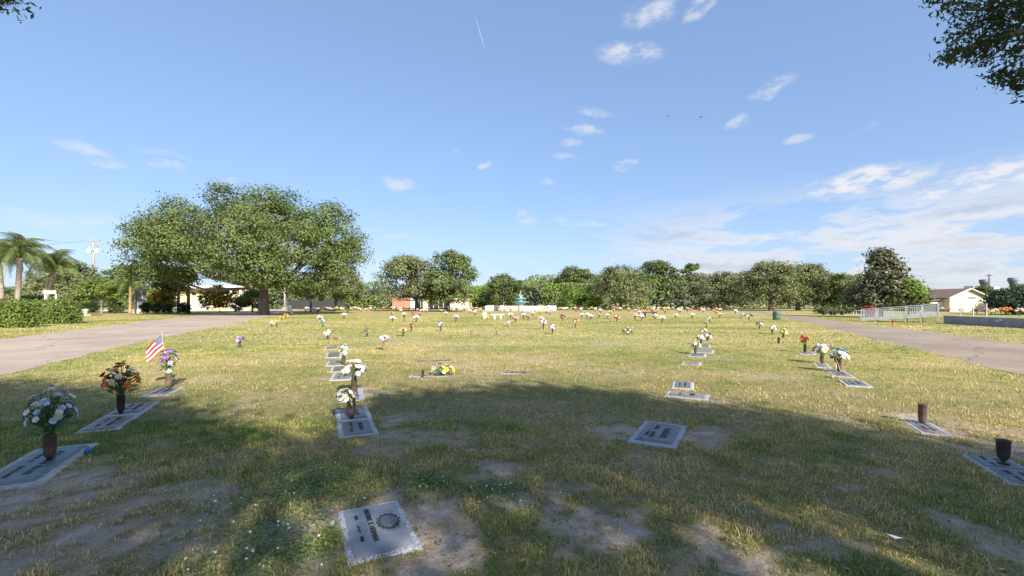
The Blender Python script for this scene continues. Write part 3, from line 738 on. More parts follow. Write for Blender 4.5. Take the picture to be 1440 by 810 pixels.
# undergrowth closing the far edge: a wood that reads as one mass
def undergrowth():
    g = np.random.default_rng(99); n = 80000
    x = g.random(n) * 236 - 150; row = g.integers(0, 3, n)
    y = 104 + row * 5 + 3 * (fbm(x, row * 9., .05, 5) - .5) + g.normal(0, .7, n) + np.clip((-x - 35) * .12, 0, 12)
    top = 2.8 + np.clip((x + 15) / 20, 0, 1) * 2.0 + 3.8 * fbm(x, row * 31., .11, 8, 4) ** 1.4 + row * .9 + np.clip((x - 5) / 30, 0, 1) * 1.3
    t = g.random(n) ** .7; z = .1 + top * t
    p = np.stack([x, y - .8 * np.sqrt(np.clip(1 - t * t, 0, 1)), z], 1)
    nr = np.stack([g.normal(0, .5, n), -1 + g.normal(0, .4, n), .5 + g.normal(0, .5, n)], 1); nr /= np.linalg.norm(nr, axis=1, keepdims=True)
    v, f = leaf_quads(p, nr, .55, g)
    me = mesh_np('undergrowth', v, f)
    for m in (GREEN, OAK_OLIVE, DEEP, BRIGHT): me.materials.append(m)
    sp = fbm(x, z * 2., .22, 14, 2) + g.normal(0, .04, n)
    me.polygons.foreach_set('material_index', np.digitize(sp, [.36, .52, .60]).astype(np.int32)[:] * 0 + np.choose(np.digitize(sp, [.36, .52, .62]), [2, 1, 0, 3]).astype(np.int32))
    o = stuff(link('undergrowth', me)); o['label'] = 'dense mixed undergrowth closing the far edge'; o['category'] = 'undergrowth'
undergrowth()

# --- palms
def frond_mesh(L, lw, droop, g, nl=48):
    mb = MB(); pts = []
    for i in range(9):
        t = i / 8; pts.append(Vector((L * t * (1 - .30 * t), 0, L * (.55 * t - droop * t * t * t))))
    mb.tube(pts, [.03 * (1 - .85 * i / 8) * L / 2.4 for i in range(9)], 4)
    for i in range(nl):
        t = .14 + .86 * i / nl; k = min(7, int(t * 8)); fr = t * 8 - k; c = pts[k].lerp(pts[k + 1], fr); d = (pts[k + 1] - pts[k]).normalized()
        ll = lw * math.sin(math.pi * (.15 + .80 * t)) ** .7 * g.uniform(.8, 1.15)
        for s in (-1, 1):
            e = c + d * ll * .35 + Vector((0, s * ll * .55, -ll * (.5 + .4 * g.random())))
            m = c.lerp(e, .5) + Vector((0, 0, ll * .12)); w = d * (.007 * L / 2.4 + .008)
            mb.poly([c - w, c + w, m + w, m - w, e], [(0, 1, 2, 3), (3, 2, 4)])
    return mb
def palm(name, label, x, y, h, L, nf, seed, tr=.2, up=1.15, group=None, lean=(0, 0), bark=None, tilt0=-.35, lw=.34, droop=.62):
    g = random.Random(seed); root = thing(name, label, 'palm tree', (x, y, 0), 0, group)
    mb = MB(); prof = []
    for i in range(13):
        t = i / 12; prof.append((tr * (1.35 - .5 * min(1, t * 3)) * (1.06 if i % 2 else 1), -.1 + h * t))
    pth = [(lean[0] * (z / h) ** 1.5, lean[1] * (z / h) ** 1.5, z) for r, z in [(r, max(z, 0)) for r, z in prof]]
    mb.tube(pth, [r for r, z in prof], 9); mb.build('trunk', bark or BARK_PALE, root, True)
    ms = [frond_mesh(L, lw * L / 2.4 * 1.6, droop * q, g).mesh('frond', PALMLEAF) for q in (.8, 1.05, 1.3)]
    for i in range(nf):
        el_ = tilt0 + up * (i / nf); a = i * 2.399 + g.random() * .3
        link('frond', ms[i % 3], root, (lean[0], lean[1], h - .05), (g.uniform(-.3, .3), -el_, a), [g.uniform(.85, 1.12)] * 3)
    return root
palm('feather_palm', 'tall feathery palm with arching fronds at the left edge', -49.39, 44, 6.1, 3.8, 34, 3, .25, 1.8, 'feathery palms at the left edge', (.3, 0), droop=.8)
palm('feather_palm', 'feathery palm partly cut off by the left edge', -53.12, 46, 5.8, 3.6, 28, 4, .23, 1.75, 'feathery palms at the left edge', (-.4, 0), droop=.8)
palm('feather_palm', 'shorter feathery palm leaning right beside the tall palm', -49.88, 47, 5.2, 3.5, 28, 5, .2, 1.7, 'feathery palms at the left edge', (.8, .3), droop=.85)
palm('crownshaft_palm', 'slim young palm with orange crownshaft before the grey monument', -52.83, 61, 3.9, 3.6, 20, 6, .17, 1.9, None, (0, 0), mat('crownshaft', (.42, .26, .12), (.30, .20, .13), 2, .7), lw=.4)

# --- the two shade trees behind the photographer
NEARLEAF = leafmat('near_oak_leaf', [(.03, .058, .028), (.048, .085, .036), (.08, .115, .04), (.12, .125, .045)], .25)
SHX, SHY = .4848 / math.tan(R(SUN_EL)), .8746 / math.tan(R(SUN_EL))      # how far sunlight travels sideways per metre of height
def shade_tree(label, x, y, shade, n, seed, tr=.42):
    """a tall crown of lobes; shade = where each lobe's shadow lies on the grass, its radius and its height in the crown"""
    lob = []
    for sx, sy, r, z in shade: lob.append((sx + SHX * z - x, sy - SHY * z - y, z, r * .88, r * .88, r * .55))
    return tree('shade_oak', label, 'tree', x, y, lob, n, .16, NEARLEAF, tr, 5.0, seed, group='oaks shading the foreground', clump=.42, per=60, low=-.9, inner=.3, limbs=6, twig=2)
def overhang_tree(label, x, y, h, lobes, clumps, twigs, seed):
    root = tree('young_oak', label, 'tree', x, y, lobes, 2500, .09, NEARLEAF, .09, h, seed, group='young oaks just outside the view', clump=.22, per=30, low=-.9, inner=.4, limbs=2, twig=1)
    g = np.random.default_rng(seed + 1); P = []; N_ = []; mb = MB()
    for cx, cy, cz, r, k in clumps:
        c = np.array([cx - x, cy - y, cz]); k = int(k * 2.6); o = np.clip(g.normal(size=(k, 3)), -1.8, 1.8) * r * np.array([1, 1, .6]); P.append(c + o)
        nn = g.normal(size=(k, 3)) + np.array([0, 0, .6]); N_.append(nn / np.linalg.norm(nn, axis=1, keepdims=True))
    v, f = leaf_quads(np.vstack(P), np.vstack(N_), .038, g, .40); me = mesh_np('hanging_spray', v, f); me.materials.append(NEARLEAF)
    ob = stuff(link('hanging_spray', me, root)); ob['label'] = 'low spray of leaves hanging into view'
    for path, r0 in twigs:
        pl = [Vector(q) - Vector((x, y, 0)) for q in path]; mb.tube(pl, [r0 * (1 - .8 * i / (len(pl) - 1)) for i in range(len(pl))], 5)
    mb.build('hanging_branch', BARK, root, True)
    return root
SPRAY = []
for (cx, cy, cz), r, k in [((3.024, 3.000, 3.598), .06, 60), ((3.290, 3.100, 3.615), .07, 90), ((3.339, 3.000, 3.627), .07, 80), ((3.099, 3.050, 3.445), .055, 55), ((3.000, 3.000, 3.289), .05, 70), ((3.240, 3.100, 3.375), .06, 80), ((3.252, 3.000, 3.376), .06, 90),
                    ((3.613, 3.200, 3.587), .06, 60), ((3.213, 3.000, 3.250), .04, 35), ((3.348, 3.000, 3.148), .05, 70), ((3.580, 3.100, 3.165), .055, 80), ((3.484, 3.000, 3.318), .06, 70), ((3.484, 3.000, 3.560), .07, 90), ((3.445, 3.150, 3.587), .05, 60), ((3.725, 3.100, 3.425), .1, 120), ((3.740, 3.100, 3.150), .09, 120), ((3.710, 3.100, 3.700), .1, 110), ((3.550, 3.100, 3.825), .1, 130), ((3.250, 3.100, 3.815), .09, 110), ((2.927, 3.000, 3.715), .05, 60)]:
    SPRAY.append((cx, cy, cz, r, k))
E2 = (4.6, 1.6, 3.85)
TWIGS = [([(5.6, -.4, 3.3), E2, (3.650, 3.100, 3.525), (3.345, 3.050, 3.415), (3.024, 3.000, 3.308)], .045), ([E2, (3.700, 3.100, 3.275), (3.348, 3.000, 3.153)], .016), ([E2, (3.650, 3.100, 3.725), (3.247, 3.050, 3.622), (3.000, 3.000, 3.589)], .018), ([(3.650, 3.100, 3.525), (3.444, 3.050, 3.317), (3.218, 3.000, 3.250)], .010)]
overhang_tree('young oak to the right whose leaves hang in at the top right', 5.6, -.4, 3.3, [(-.2, -.6, 4.2, .9, .9, .6), (.4, -1.1, 3.9, .8, .8, .5)], SPRAY, TWIGS, 231)
SPRAY2 = [(*(-3.479, 3.000, 3.652), .02, 14), (*(-3.406, 3.000, 3.753), .03, 26), (*(-3.581, 3.000, 3.705), .1, 120), (*(-3.629, 3.000, 3.898), .14, 150)]
overhang_tree('young oak to the left whose leaf tips show at the top left corner', -5.8, .2, 3.3, [(0, -.3, 4.3, .8, .8, .5), (-.3, -.8, 4.0, .8, .8, .5)], SPRAY2, [([(-5.8, .2, 3.3), (-4.7, 1.8, 3.9), (-3.629, 3.000, 3.850), (-3.474, 3.000, 3.676)], .04)], 241)
RIM = [(.4, 6.0, 2.3, 9.2), (-1.1, 6.2, 1.5, 8.6), (2.2, 5.5, 2.0, 9.0), (3.6, 4.3, 1.8, 8.2), (5.0, 3.1, 1.8, 7.6), (6.6, 2.1, 1.9, 8.0)]
shade_tree('tall shade oak behind the photographer on the right, seen only by its shadow', 8.2, -9.0,
           RIM * 2 + [(.8, 3.4, 1.2, 9.8), (-1.3, 4.0, 1.5, 9.4), (3.6, 2.0, 1.0, 9.0), (.4, 1.4, 1.8, 8.4), (-1.7, 1.6, 1.5, 8.2), (8.6, 1.2, 2.0, 8.4), (5.0, .8, 2.0, 9.6)], 42000, 201)
RIM = [(-5.6, 5.5, 1.5, 8.6), (-7.3, 6.2, 1.9, 9.2), (-9.4, 6.5, 2.0, 9.0), (-11.8, 6.4, 2.0, 8.4), (-6.4, 4.4, 1.6, 8.8), (-4.6, 4.8, 1.25, 8.8), (-3.3, 4.0, 1.2, 8.8)]
shade_tree('tall shade oak behind the photographer on the left, seen only by its shadow', -.6, -7.6,
           RIM * 2 + [(-6.2, 3.8, 1.6, 9.6), (-4.2, 3.9, 1.3, 8.4), (-8.6, 3.8, 1.8, 9.0), (-3.4, 2.4, 1.3, 8.0), (-11., 3.6, 2.0, 8.6), (-6., 1.8, 1.8, 8.4)], 56000, 211)
# ------------------------------------------------------------------ grave markers
def text_mesh(body, size, depth=.0025):
    cu = bpy.data.curves.new('lettering', 'FONT'); cu.body = body; cu.size = size; cu.extrude = depth; cu.align_x = 'CENTER'; cu.align_y = 'CENTER'; cu.resolution_u = 2
    o = bpy.data.objects.new('lettering', cu); COL.objects.link(o)
    dg = bpy.context.evaluated_depsgraph_get(); dg.update()
    me = bpy.data.meshes.new_from_object(o.evaluated_get(dg))
    bpy.data.objects.remove(o); bpy.data.curves.remove(cu)
    return me
def stroke_row(x0, x1, y, h, g, m, parent, z):
    """a worn line of raised letters, too weathered to read"""
    mb = MB(); x = x0
    while x < x1 - .012:
        w = g.uniform(.006, .02)
        if g.random() < .82:
            mb.box((x, y, z), (.006, h, .005)); mb.box((x + w * .5, y + g.choice([-.42, 0, .42]) * h, z + .0003), (w * .8, .006, .005))
            if g.random() < .6: mb.box((x + w, y, z + .0006), (.006, h, .005))
        x += w + .016
    if mb.v: o = mb.build('lettering', None, parent); o.data.materials.clear(); o.data.materials.append(m); stuff(o)
def marker(key, label, stone, bronze, plaques, border=(.055, .05), top=.030, lift=.016, bevel=.03, seed=0, text=None, tilt=0., vase_gap=0., group='flat grave markers', sink=0.):
    cx, cy, a, L, W = MARKS[key]; g = random.Random(seed + 5)
    root = thing('grave_marker', label, 'grave marker', (cx, cy, 0), a, group); root.rotation_euler[0] = tilt
    # stone slab with slightly uneven chipped edges
    n = 9; ring = []
    for (x0, y0, x1, y1) in ((-1, -1, 1, -1), (1, -1, 1, 1), (1, 1, -1, 1), (-1, 1, -1, -1)):
        for i in range(n):
            t = i / n; ring.append(((x0 + (x1 - x0) * t) * L / 2 + g.uniform(-.006, .006), (y0 + (y1 - y0) * t) * W / 2 + g.uniform(-.006, .006)))
    t_ = top * .6 - sink - .014; k = len(ring); mb = MB()
    pts = [(x, y, -.12) for x, y in ring] + [(x, y, t_ - .008 - g.random() * .004) for x, y in ring] + [(x * (1 - .014 / L * 2), y * (1 - .014 / W * 2), t_) for x, y in ring]
    f = [tuple(range(2 * k, 3 * k))]
    for r in (0, k):
        for i in range(k): f.append((r + i, r + (i + 1) % k, r + k + (i + 1) % k, r + k + i))
    mb.poly(pts, f); mb.build('stone_slab', stone, root)
    pl = L - 2 * border[0]; pw = W - 2 * border[1]; each = (pl - .05 * (plaques - 1) - vase_gap) / plaques
    out = []
    for i in range(plaques):
        c0 = -pl / 2 + each / 2 + i * (each + .05 + vase_gap)
        mb = MB(); a_, b_ = each / 2, pw / 2
        rings = [(0, 0., 0.), (0, .35, 0.), (bevel, 1., 0.), (bevel + .006, 1., 0.), (bevel + .010, .88, 0.)]
        P = []
        for ins, hh, _ in rings:
            for sx, sy in ((-1, -1), (1, -1), (1, 1), (-1, 1)): P.append((c0 + sx * (a_ - ins), sy * (b_ - ins), t_ - .001 + lift * hh))
        F_ = [(16, 17, 18, 19)]
        for r in range(4):
            for q in range(4): F_.append((r * 4 + q, r * 4 + (q + 1) % 4, r * 4 + 4 + (q + 1) % 4, r * 4 + 4 + q))
        mb.poly(P, F_)
        o = mb.build('bronze_plaque', bronze, root); out.append((o, c0, each, pw))
        zt = t_ - .001 + lift * .88
        if text is None and cy < 10.5:
            lm = BRONZE_DARK
            stroke_row(c0 - each * .32, c0 + each * .32, pw * .14, pw * .14, g, lm, o, zt + .002)
            stroke_row(c0 - each * .34, c0 - each * .06, -pw * .2, pw * .09, g, lm, o, zt + .002)
            stroke_row(c0 + each * .06, c0 + each * .34, -pw * .2, pw * .09, g, lm, o, zt + .002)
    return root, out, t_
# nearest marker, with legible relief
root, pl, t_ = marker('near', 'nearest marker: pale speckled border, grey plaque with round wreath emblem, on bare earth', GRANITE2, BRONZE_LIGHT, 1, (.045, .042), .034, .020, .042, 3, text=1)
pq, c0, each, pw = pl[0]; zt = t_ + .017
for body, sz, x, y in (('MAXINE  E  HERMAN', .052, -.03, -.035), ('1971', .034, -.17, -.118), ('1986', .034, .145, -.118)):
    me = text_mesh(body, sz); me.materials.append(BRONZE_DARK); link('lettering', me, pq, (x, y, zt + .002))
mb = MB(); mb.tube([(-.045, -.125, zt + .002), (-.015, -.112, zt + .003), (.0, -.118, zt + .003), (.015, -.124, zt + .003), (.045, -.112, zt + .002)], .005, 5); mb.build('scroll', BRONZE_DARK, pq)
em = MB()
for i in range(26):       # leaves of the wreath
    t = 2 * math.pi * i / 26; rr = .098 if i % 2 else .084
    c = Vector((-.015 + rr * 1.15 * math.cos(t), .085 + rr * .78 * math.sin(t), zt + .003)); d = Vector((-math.sin(t) * 1.15, math.cos(t) * .78, 0)).normalized() * .019; e = Vector((d.y, -d.x, 0)) * .45
    em.poly([c - d, c + e + Vector((0, 0, .006)), c + d, c - e + Vector((0, 0, .006))], [(0, 1, 2), (0, 2, 3)])
em.build('wreath', BRONZE_DARK, pq)
em = MB(); em.lathe((0, 0, 0), [(1.02, 0), (1.0, .008), (.86, .010), (.80, .004), (.45, .003), (.30, .010), (.12, .016), (.04, .018)], 28)
o = em.build('emblem_disc', BRONZE_GREY, pq, True); o.scale = (.082, .056, 1); o.location = (-.015, .085, zt + .001)
# carved marker right of centre
root, pl, t_ = marker('carved', 'white bordered marker with a blue grey plaque in the tree shade right of centre', GRANITE, BRONZE_GREY, 1, (.10, .065), .036, .022, .05, 4, text=1)
pq, c0, each, pw = pl[0]; zt = t_ + .020
me = text_mesh('CARSON', .105); me.materials.append(BRONZE_DARK); link('lettering', me, pq, (.02, .075, zt + .002))
gg = random.Random(3)
stroke_row(-.25, -.06, -.05, .045, gg, BRONZE_DARK, pq, zt + .002); stroke_row(.06, .25, -.05, .045, gg, BRONZE_DARK, pq, zt + .002)
stroke_row(-.22, -.05, -.115, .03, gg, BRONZE_WORN, pq, zt + .002); stroke_row(.05, .22, -.115, .03, gg, BRONZE_DARK, pq, zt + .002)
marker('left_big', 'long dark green grey marker under the white flower vase at the left edge', STONE_PALE, BRONZE_GREEN, 1, (.09, .075), .05, .018, .03, 6)
marker('left_pair', 'white bordered double marker with two brown plaques under the orange flowers', GRANITE, BRONZE_BROWN, 2, (.06, .055), .032, .016, .02, 8, vase_gap=.18)
marker('left_flag', 'worn brown marker under the flag and purple flowers', STONE_PALE, BRONZE_WORN, 1, (.08, .06), .02, .010, .02, 9)
marker('mid_pair', 'double marker with two dark plaques under the dried flower vase', GRANITE, BRONZE_GREY, 2, (.06, .06), .034, .018, .02, 10, vase_gap=.10)
marker('mid_b', 'grey marker under the white and lilac bouquet', GRANITE, BRONZE_GREY, 1, (.07, .09), .026, .014, .02, 11)
for i, (k, w) in enumerate((('row_e', 'nearest of the five stacked up the middle left row'), ('row_d', 'second of the five stacked up the middle left row'), ('row_c', 'third of the five stacked up the middle left row'),
                            ('row_b', 'fourth of the five stacked up the middle left row'), ('row_a', 'farthest of the five stacked up the middle left row'))):
    marker(k, 'pale edged flat marker, ' + w, STONE_PALE, BRONZE_WORN if i % 2 == 0 else BRONZE_BROWN, 1, (.08, .07), .03, .012, .02, 20 + i)
marker('right_urn', 'green grey striped marker under the dark urn at the right edge', GRANITE, BRONZE_GREEN, 2, (.05, .05), .03, .014, .02, 31)
marker('right_tall', 'half buried marker under the tall empty vase on the right', GRANITE, BRONZE_WORN, 1, (.06, .05), .012, .008, .02, 32)
marker('road_c', 'grey plaque marker nearest the camera in the row along the right road', STONE_PALE, BRONZE_GREY, 1, (.07, .06), .04, .014, .02, 33)
marker('road_b', 'worn brown marker under the small flag by the right road', STONE_PALE, BRONZE_WORN, 1, (.06, .05), .026, .012, .02, 34)
marker('road_a', 'marker under the white and pink bouquet by the right road', STONE_PALE, BRONZE_WORN, 1, (.07, .06), .026, .012, .02, 35)
marker('road_o', 'marker under the orange bouquet by the right road', STONE_PALE, BRONZE_WORN, 1, (.07, .06), .024, .012, .02, 36)
for i, (k, w, nb) in enumerate((('rowr_a', 'broad pale marker at the edge of the tree shade, nearest in the centre right row', 1), ('rowr_b', 'dark plaque marker just beyond the tree shade in the centre right row', 1), ('rowr_c', 'lone grey marker third in the centre right row', 1),
                                ('rowr_d', 'marker under the cream green bouquet in the centre right row', 1), ('rowr_e', 'wide grey marker behind the cream green bouquet', 1), ('rowr_f', 'marker under the pink and white bouquets of the centre right row', 1))):
    marker(k, w, STONE_PALE if i else GRANITE, [BRONZE_WORN, BRONZE_GREY][i % 2], nb, ((.07, .06), (.06, .06))[i % 2], .03, .014, .02, 40 + i)
marker('centre_spray', 'pale marker under the lying flower spray in the middle of the lawn', STONE_PALE, BRONZE_WORN, 1, (.08, .06), .012, .008, .02, 50)
marker('centre_dark', 'dark sunken marker behind the lying flower spray', STONE_PALE, BRONZE_BROWN, 1, (.03, .03), .010, .006, .02, 51)
marker('centre_purple', 'sunken purplish marker at the centre of the lawn', STONE_PALE, BRONZE_BROWN, 1, (.03, .03), .010, .006, .02, 52)
marker('lilac_slab', 'small worn slab under the purple flowers at left', STONE_PALE, BRONZE_WORN, 1, (.06, .06), .014, .006, .02, 53)

# ------------------------------------------------------------------ vases
def vase(label, x, y, h, z=.03, m=None, r=.055, urn=False, name='flower_vase', group='bronze grave vases', cat='vase'):
    r *= .80; z = max(z - .018, -.012); root = thing(name, label, cat, (x, y, z), 0, group)
    if urn:
        prof = [(.046, 0), (.046, .006), (.024, .016), (.018, .024), (.030, .036), (.044, .056), (.049, .09), (.053, h - .02), (.060, h - .008), (.060, h), (.053, h - .002), (.046, h - .05)]
        MB().lathe((0, 0, 0), prof, 18).build('body', m or VASE_DARK, root, True)
    else:
        prof = [(r * .45, 0), (r * .5, .008), (r * .75, .022), (r * .93, .05), (r, .09), (r * 1.02, h - .012), (r * 1.12, h - .008), (r * 1.12, h), (r * .98, h - .001), (r * .9, h - .04)]
        MB().lathe((0, 0, 0), prof, 14).build('body', m or VASE_BROWN, root, True)
        MB().lathe((0, 0, -.012), [(r * .9, 0), (r * .9, .008), (r * .55, .016)], 14).build('base_ring', VASE_DARK, root)
    return root
# ------------------------------------------------------------------ silk flowers
def bloom_mesh(kind, m, centre):
    mb = MB(); g = random.Random(hash(kind) % 97 + 3)
    rings = dict(daisy=[(9, 1., .15, 0.)], rose=[(6, .95, .25, 0), (6, .75, .5, .3), (5, .5, .8, .1), (4, .28, 1.0, .5)], mum=[(11, 1., .1, 0), (10, .8, .4, .2), (8, .55, .75, .1), (5, .3, 1.0, .3)], lily=[(6, 1.15, .55, 0.)])[kind]
    for n, r, up, ph in rings:
        for i in range(n):
            a = 2 * math.pi * (i + ph) / n + g.uniform(-.1, .1); ca, sa = math.cos(a), math.sin(a)
            w = r * math.tan(math.pi / n) * (1.15 if kind != 'daisy' else .9)
            def q(rad, side, z): return (ca * rad - sa * side, sa * rad + ca * side, z)
            mb.poly([q(.08, 0, 0), q(r * .6, w, up * r * .45), q(r, w * .35, up * r * .9 + g.uniform(-.06, .06)), q(r, -w * .35, up * r * .9), q(r * .6, -w, up * r * .45)], [(0, 1, 2, 3, 4)])
    if kind in ('daisy', 'lily'): mb.lathe((0, 0, .05), [(.24, 0), (.2, .12), (.05, .17)], 7, 1)
    return mb.mesh('bloom', [m, centre])
BLOOMS = {}
def bloom(kind, col):
    if (kind, col) not in BLOOMS: BLOOMS[kind, col] = bloom_mesh(kind, SILK[col], SILK['yellow' if col != 'yellow' else 'orange'])
    return BLOOMS[kind, col]
LEAVES = {}
def leaf_obj(m):
    if m.name not in LEAVES:
        mb = MB(); mb.poly([(0, 0, 0), (.33, .2, .05), (.7, .17, .04), (1, 0, -.10), (.7, -.17, .04), (.33, -.2, .05), (.5, 0, .0)], [(0, 6, 1), (1, 6, 2), (2, 6, 3), (3, 6, 4), (4, 6, 5), (5, 6, 0)])
        LEAVES[m.name] = mb.mesh('leaf', m)
    return LEAVES[m.name]
def bouquet(label, x, y, z, w, h, cols, n, size, lm, nl, seed, kinds=('rose', 'mum', 'daisy'), lean=(0, 0), group='silk bouquets in grave vases', name='bouquet', leafsize=.09, flat=1., droop=0.):
    g = random.Random(seed); root = thing(name, label, 'bouquet', (x, y, z), 0, group)
    stems = MB(); names = list(cols)
    for i in range(n):
        t = (i + .5) / n; el_ = math.acos(1 - t * (1.08 + droop)); a = i * 2.39996 + g.uniform(-.4, .4); rr = g.uniform(.80, 1.0)
        p = Vector((math.sin(el_) * math.cos(a) * w / 2 * rr + lean[0] * h, math.sin(el_) * math.sin(a) * w / 2 * rr * flat + lean[1] * h, h * (.36 + .58 * math.cos(el_)) * rr))
        d = Vector((math.sin(el_) * math.cos(a), math.sin(el_) * math.sin(a), .25 + math.cos(el_))).normalized()
        c = names[i % len(names)] if g.random() < .75 else g.choice(names)
        s = size * g.uniform(.75, 1.2)
        link('bloom', bloom(g.choice(kinds), c), root, p, d.to_track_quat('Z', 'Y').to_euler(), (s, s, s))
        stems.tube([(g.uniform(-.02, .02), g.uniform(-.02, .02), -.05), (p.x * .3, p.y * .3, max(.02, p.z * .5)), p - d * s * .1], .004, 4)
    stems.build('stems', LEAF_SILK, root)
    for i in range(nl):
        a = i * 2.39996 + g.uniform(-.5, .5); el_ = g.uniform(-.35, 1.0) - droop * .4; rr = g.uniform(.08, .62)
        p = Vector((math.cos(a) * w / 2 * rr + lean[0] * h * .7, math.sin(a) * w / 2 * rr * flat + lean[1] * h * .7, h * g.uniform(.02, .62)))
        s = leafsize * g.uniform(.7, 1.35)
        link('leaf', leaf_obj(lm), root, p, (g.uniform(-.7, .7), -el_, a), (s, s, s))
    return root
def pair(short, place, spec, cols, n, size, lm=None, nl=10, seed=1, z=.03, vm=None, vr=.055, **kw):
    x, y, vh, w, h = spec
    vase('%s vase of the %s bouquet %s' % ({'vase_tan': 'tan', 'vase_pale_green': 'pale green', 'vase_dark': 'dark'}.get((vm or VASE_BROWN).name, 'brown'), short, place), x, y, vh, z, vm, vr)
    bouquet('%s bouquet %s' % (short, place), x, y, z + vh - .02, w, h, cols, n, size, lm or LEAF_SILK, nl, seed, **kw)
# nearest four, in full detail
pair('white and pale green', 'at the left edge', (-4.622, 4.409, 0.242, 0.398, 0.540), ['white', 'paleblue', 'grey', 'cream', 'paleblue', 'grey'], 54, .034, LEAF_PALE, 100, 1, .055, VASE_BROWN, .062, kinds=('daisy', 'rose', 'mum'), leafsize=.085)
pair('orange and burgundy', 'on the double marker at left', (-5.605, 6.318, 0.255, 0.448, 0.520), ['orange', 'cream', 'burgundy', 'orange', 'peach', 'orange'], 40, .042, LEAF_OLIVE, 64, 2, .035, VASE_DARK, .058, kinds=('mum', 'rose', 'mum'), leafsize=.11)
pair('purple and yellow', 'beside the left flag', (-6.440, 8.267, 0.333, 0.293, 0.440), ['purple', 'yellow', 'purple', 'lilac', 'yellow'], 20, .042, LEAF_SILK, 22, 3, .025, VASE_TAN, .062, kinds=('mum', 'rose'), leafsize=.12)
xr, yr, vr_, wr, hr = -6.440, 8.267, 0.333, 0.293, 0.440
o = tag(MB().lathe((0, 0, 0), [(.066, 0), (.07, .03), (.066, .10), (.07, .11), (.068, .112)], 14).build('ribbon_collar', mat('ribbon', (.62, .72, .5), (.5, .6, .4), 20, .6), None, True), 'pale green ribbon collar round the vase by the left flag', 'ribbon'); o.location = (xr, yr, .025 + vr_ - .09)
pair('dried cream and grey', 'drooping over the middle double marker', (-2.205, 6.049, 0.254, 0.293, 0.176), ['grey', 'cream', 'grey', 'white'], 20, .040, LEAF_DRY, 40, 4, .036, VASE_BROWN, .07, kinds=('rose', 'daisy'), lean=(-.5, 0), droop=.35, leafsize=.10)
pair('white and lilac', 'in the middle left row', (-2.775, 7.750, 0.238, 0.425, 0.375), ['white', 'lilac', 'white', 'white', 'cream', 'palepink'], 34, .042, LEAF_SILK, 16, 5, .03, VASE_BROWN, .06, kinds=('rose', 'lily', 'mum'))
pair('white and pale blue', 'behind the white and lilac bouquet', (-4.309, 11.273, 0.200, 0.255, 0.345), ['white', 'paleblue', 'white', 'yellow'], 12, .055, LEAF_SILK, 8, 6, kinds=('mum', 'rose'))
pair('white and lilac heart shaped', 'on open lawn', (-4.299, 14.806, 0.287, 0.358, 0.287), ['white', 'white', 'lilac', 'paleblue'], 12, .06, LEAF_SILK, 8, 7, .0, VASE_TAN)
pair('red and turquoise', 'on the lawn beyond the stacked markers', (-6.661, 20.245, 0.163, 0.294, 0.294), ['red', 'pink', 'teal', 'red'], 11, .055, LEAF_SILK, 6, 8, .0)
pair('white and yellow', 'beside the fallen pink flowers', (-7.969, 19.077, 0.154, 0.308, 0.338), ['white', 'white', 'yellow'], 11, .06, LEAF_SILK, 5, 9, .0)
pair('teal and white', 'far up the middle left row', (-12.160, 28.343, 0.183, 0.411, 0.457), ['teal', 'white', 'paleblue'], 10, .08, LEAF_SILK, 4, 10, .0)
pair('white topped', 'left of a pair near the oak', (-15.451, 28.343, 0.137, 0.320, 0.320), ['white', 'white', 'yellow'], 8, .08, LEAF_SILK, 4, 11, .0)
pair('pink and brown', 'right of a pair near the oak', (-15.131, 28.343, 0.229, 0.320, 0.320), ['pink', 'grey', 'palepink'], 8, .07, LEAF_DRY, 6, 12, .0)
pair('bright orange', 'on the left at the oak shade edge', (-20.736, 39.680, 0.128, 0.384, 0.256), ['orange', 'yellow'], 8, .08, LEAF_OLIVE, 3, 13, .0)
pair('orange and yellow', 'on the right at the oak shade edge', (-21.200, 41.333, 0.200, 0.467, 0.400), ['orange', 'orange', 'yellow'], 8, .09, LEAF_OLIVE, 3, 14, .0)
pair('dark purple', 'in the oak shade', (-27.556, 55.111, 0.178, 0.533, 0.267), ['burgundy', 'purple'], 7, .09, LEAF_DRY, 3, 15, .0)
pair('purple', 'alone on the left lawn', (-9.727, 15.746, 0.203, 0.305, 0.203), ['purple', 'lilac', 'purple'], 11, .07, LEAF_SILK, 4, 16, .015)
pair('pink and cream', 'leaning in the middle of the lawn', (-5.100, 20.667, 0.200, 0.333, 0.267), ['palepink', 'cream', 'pink', 'yellow'], 10, .075, LEAF_SILK, 6, 17, .0)
pair('red', 'behind the leaning pink bouquet', (-5.522, 24.195, 0.195, 0.195, 0.273), ['red', 'red', 'pink'], 7, .07, LEAF_SILK, 6, 18, .0)
pair('white and blue', 'at the centre left of the lawn', (-3.922, 24.195, 0.234, 0.312, 0.351), ['white', 'blue', 'white', 'paleblue'], 10, .07, LEAF_SILK, 4, 19, .0)
pair('red and white', 'near the white bench', (-0.165, 29.176, 0.188, 0.376, 0.329), ['red', 'white', 'pink'], 9, .08, LEAF_SILK, 4, 20, .0, VASE_GREEN)
pair('big white and blue', 'near the centre of the lawn', (1.853, 26.105, 0.295, 0.505, 0.337), ['white', 'paleblue', 'white', 'blue', 'palepink'], 13, .075, LEAF_SILK, 5, 21, .0)
pair('white and navy', 'right of the big white and blue one', (2.049, 22.292, 0.234, 0.360, 0.288), ['white', 'navy', 'white', 'white'], 12, .07, LEAF_SILK, 5, 22, .0)
pair('white and red', 'with a red streamer right of centre', (3.956, 27.556, 0.222, 0.489, 0.444), ['white', 'white', 'red', 'white'], 11, .085, LEAF_SILK, 4, 23, .0)
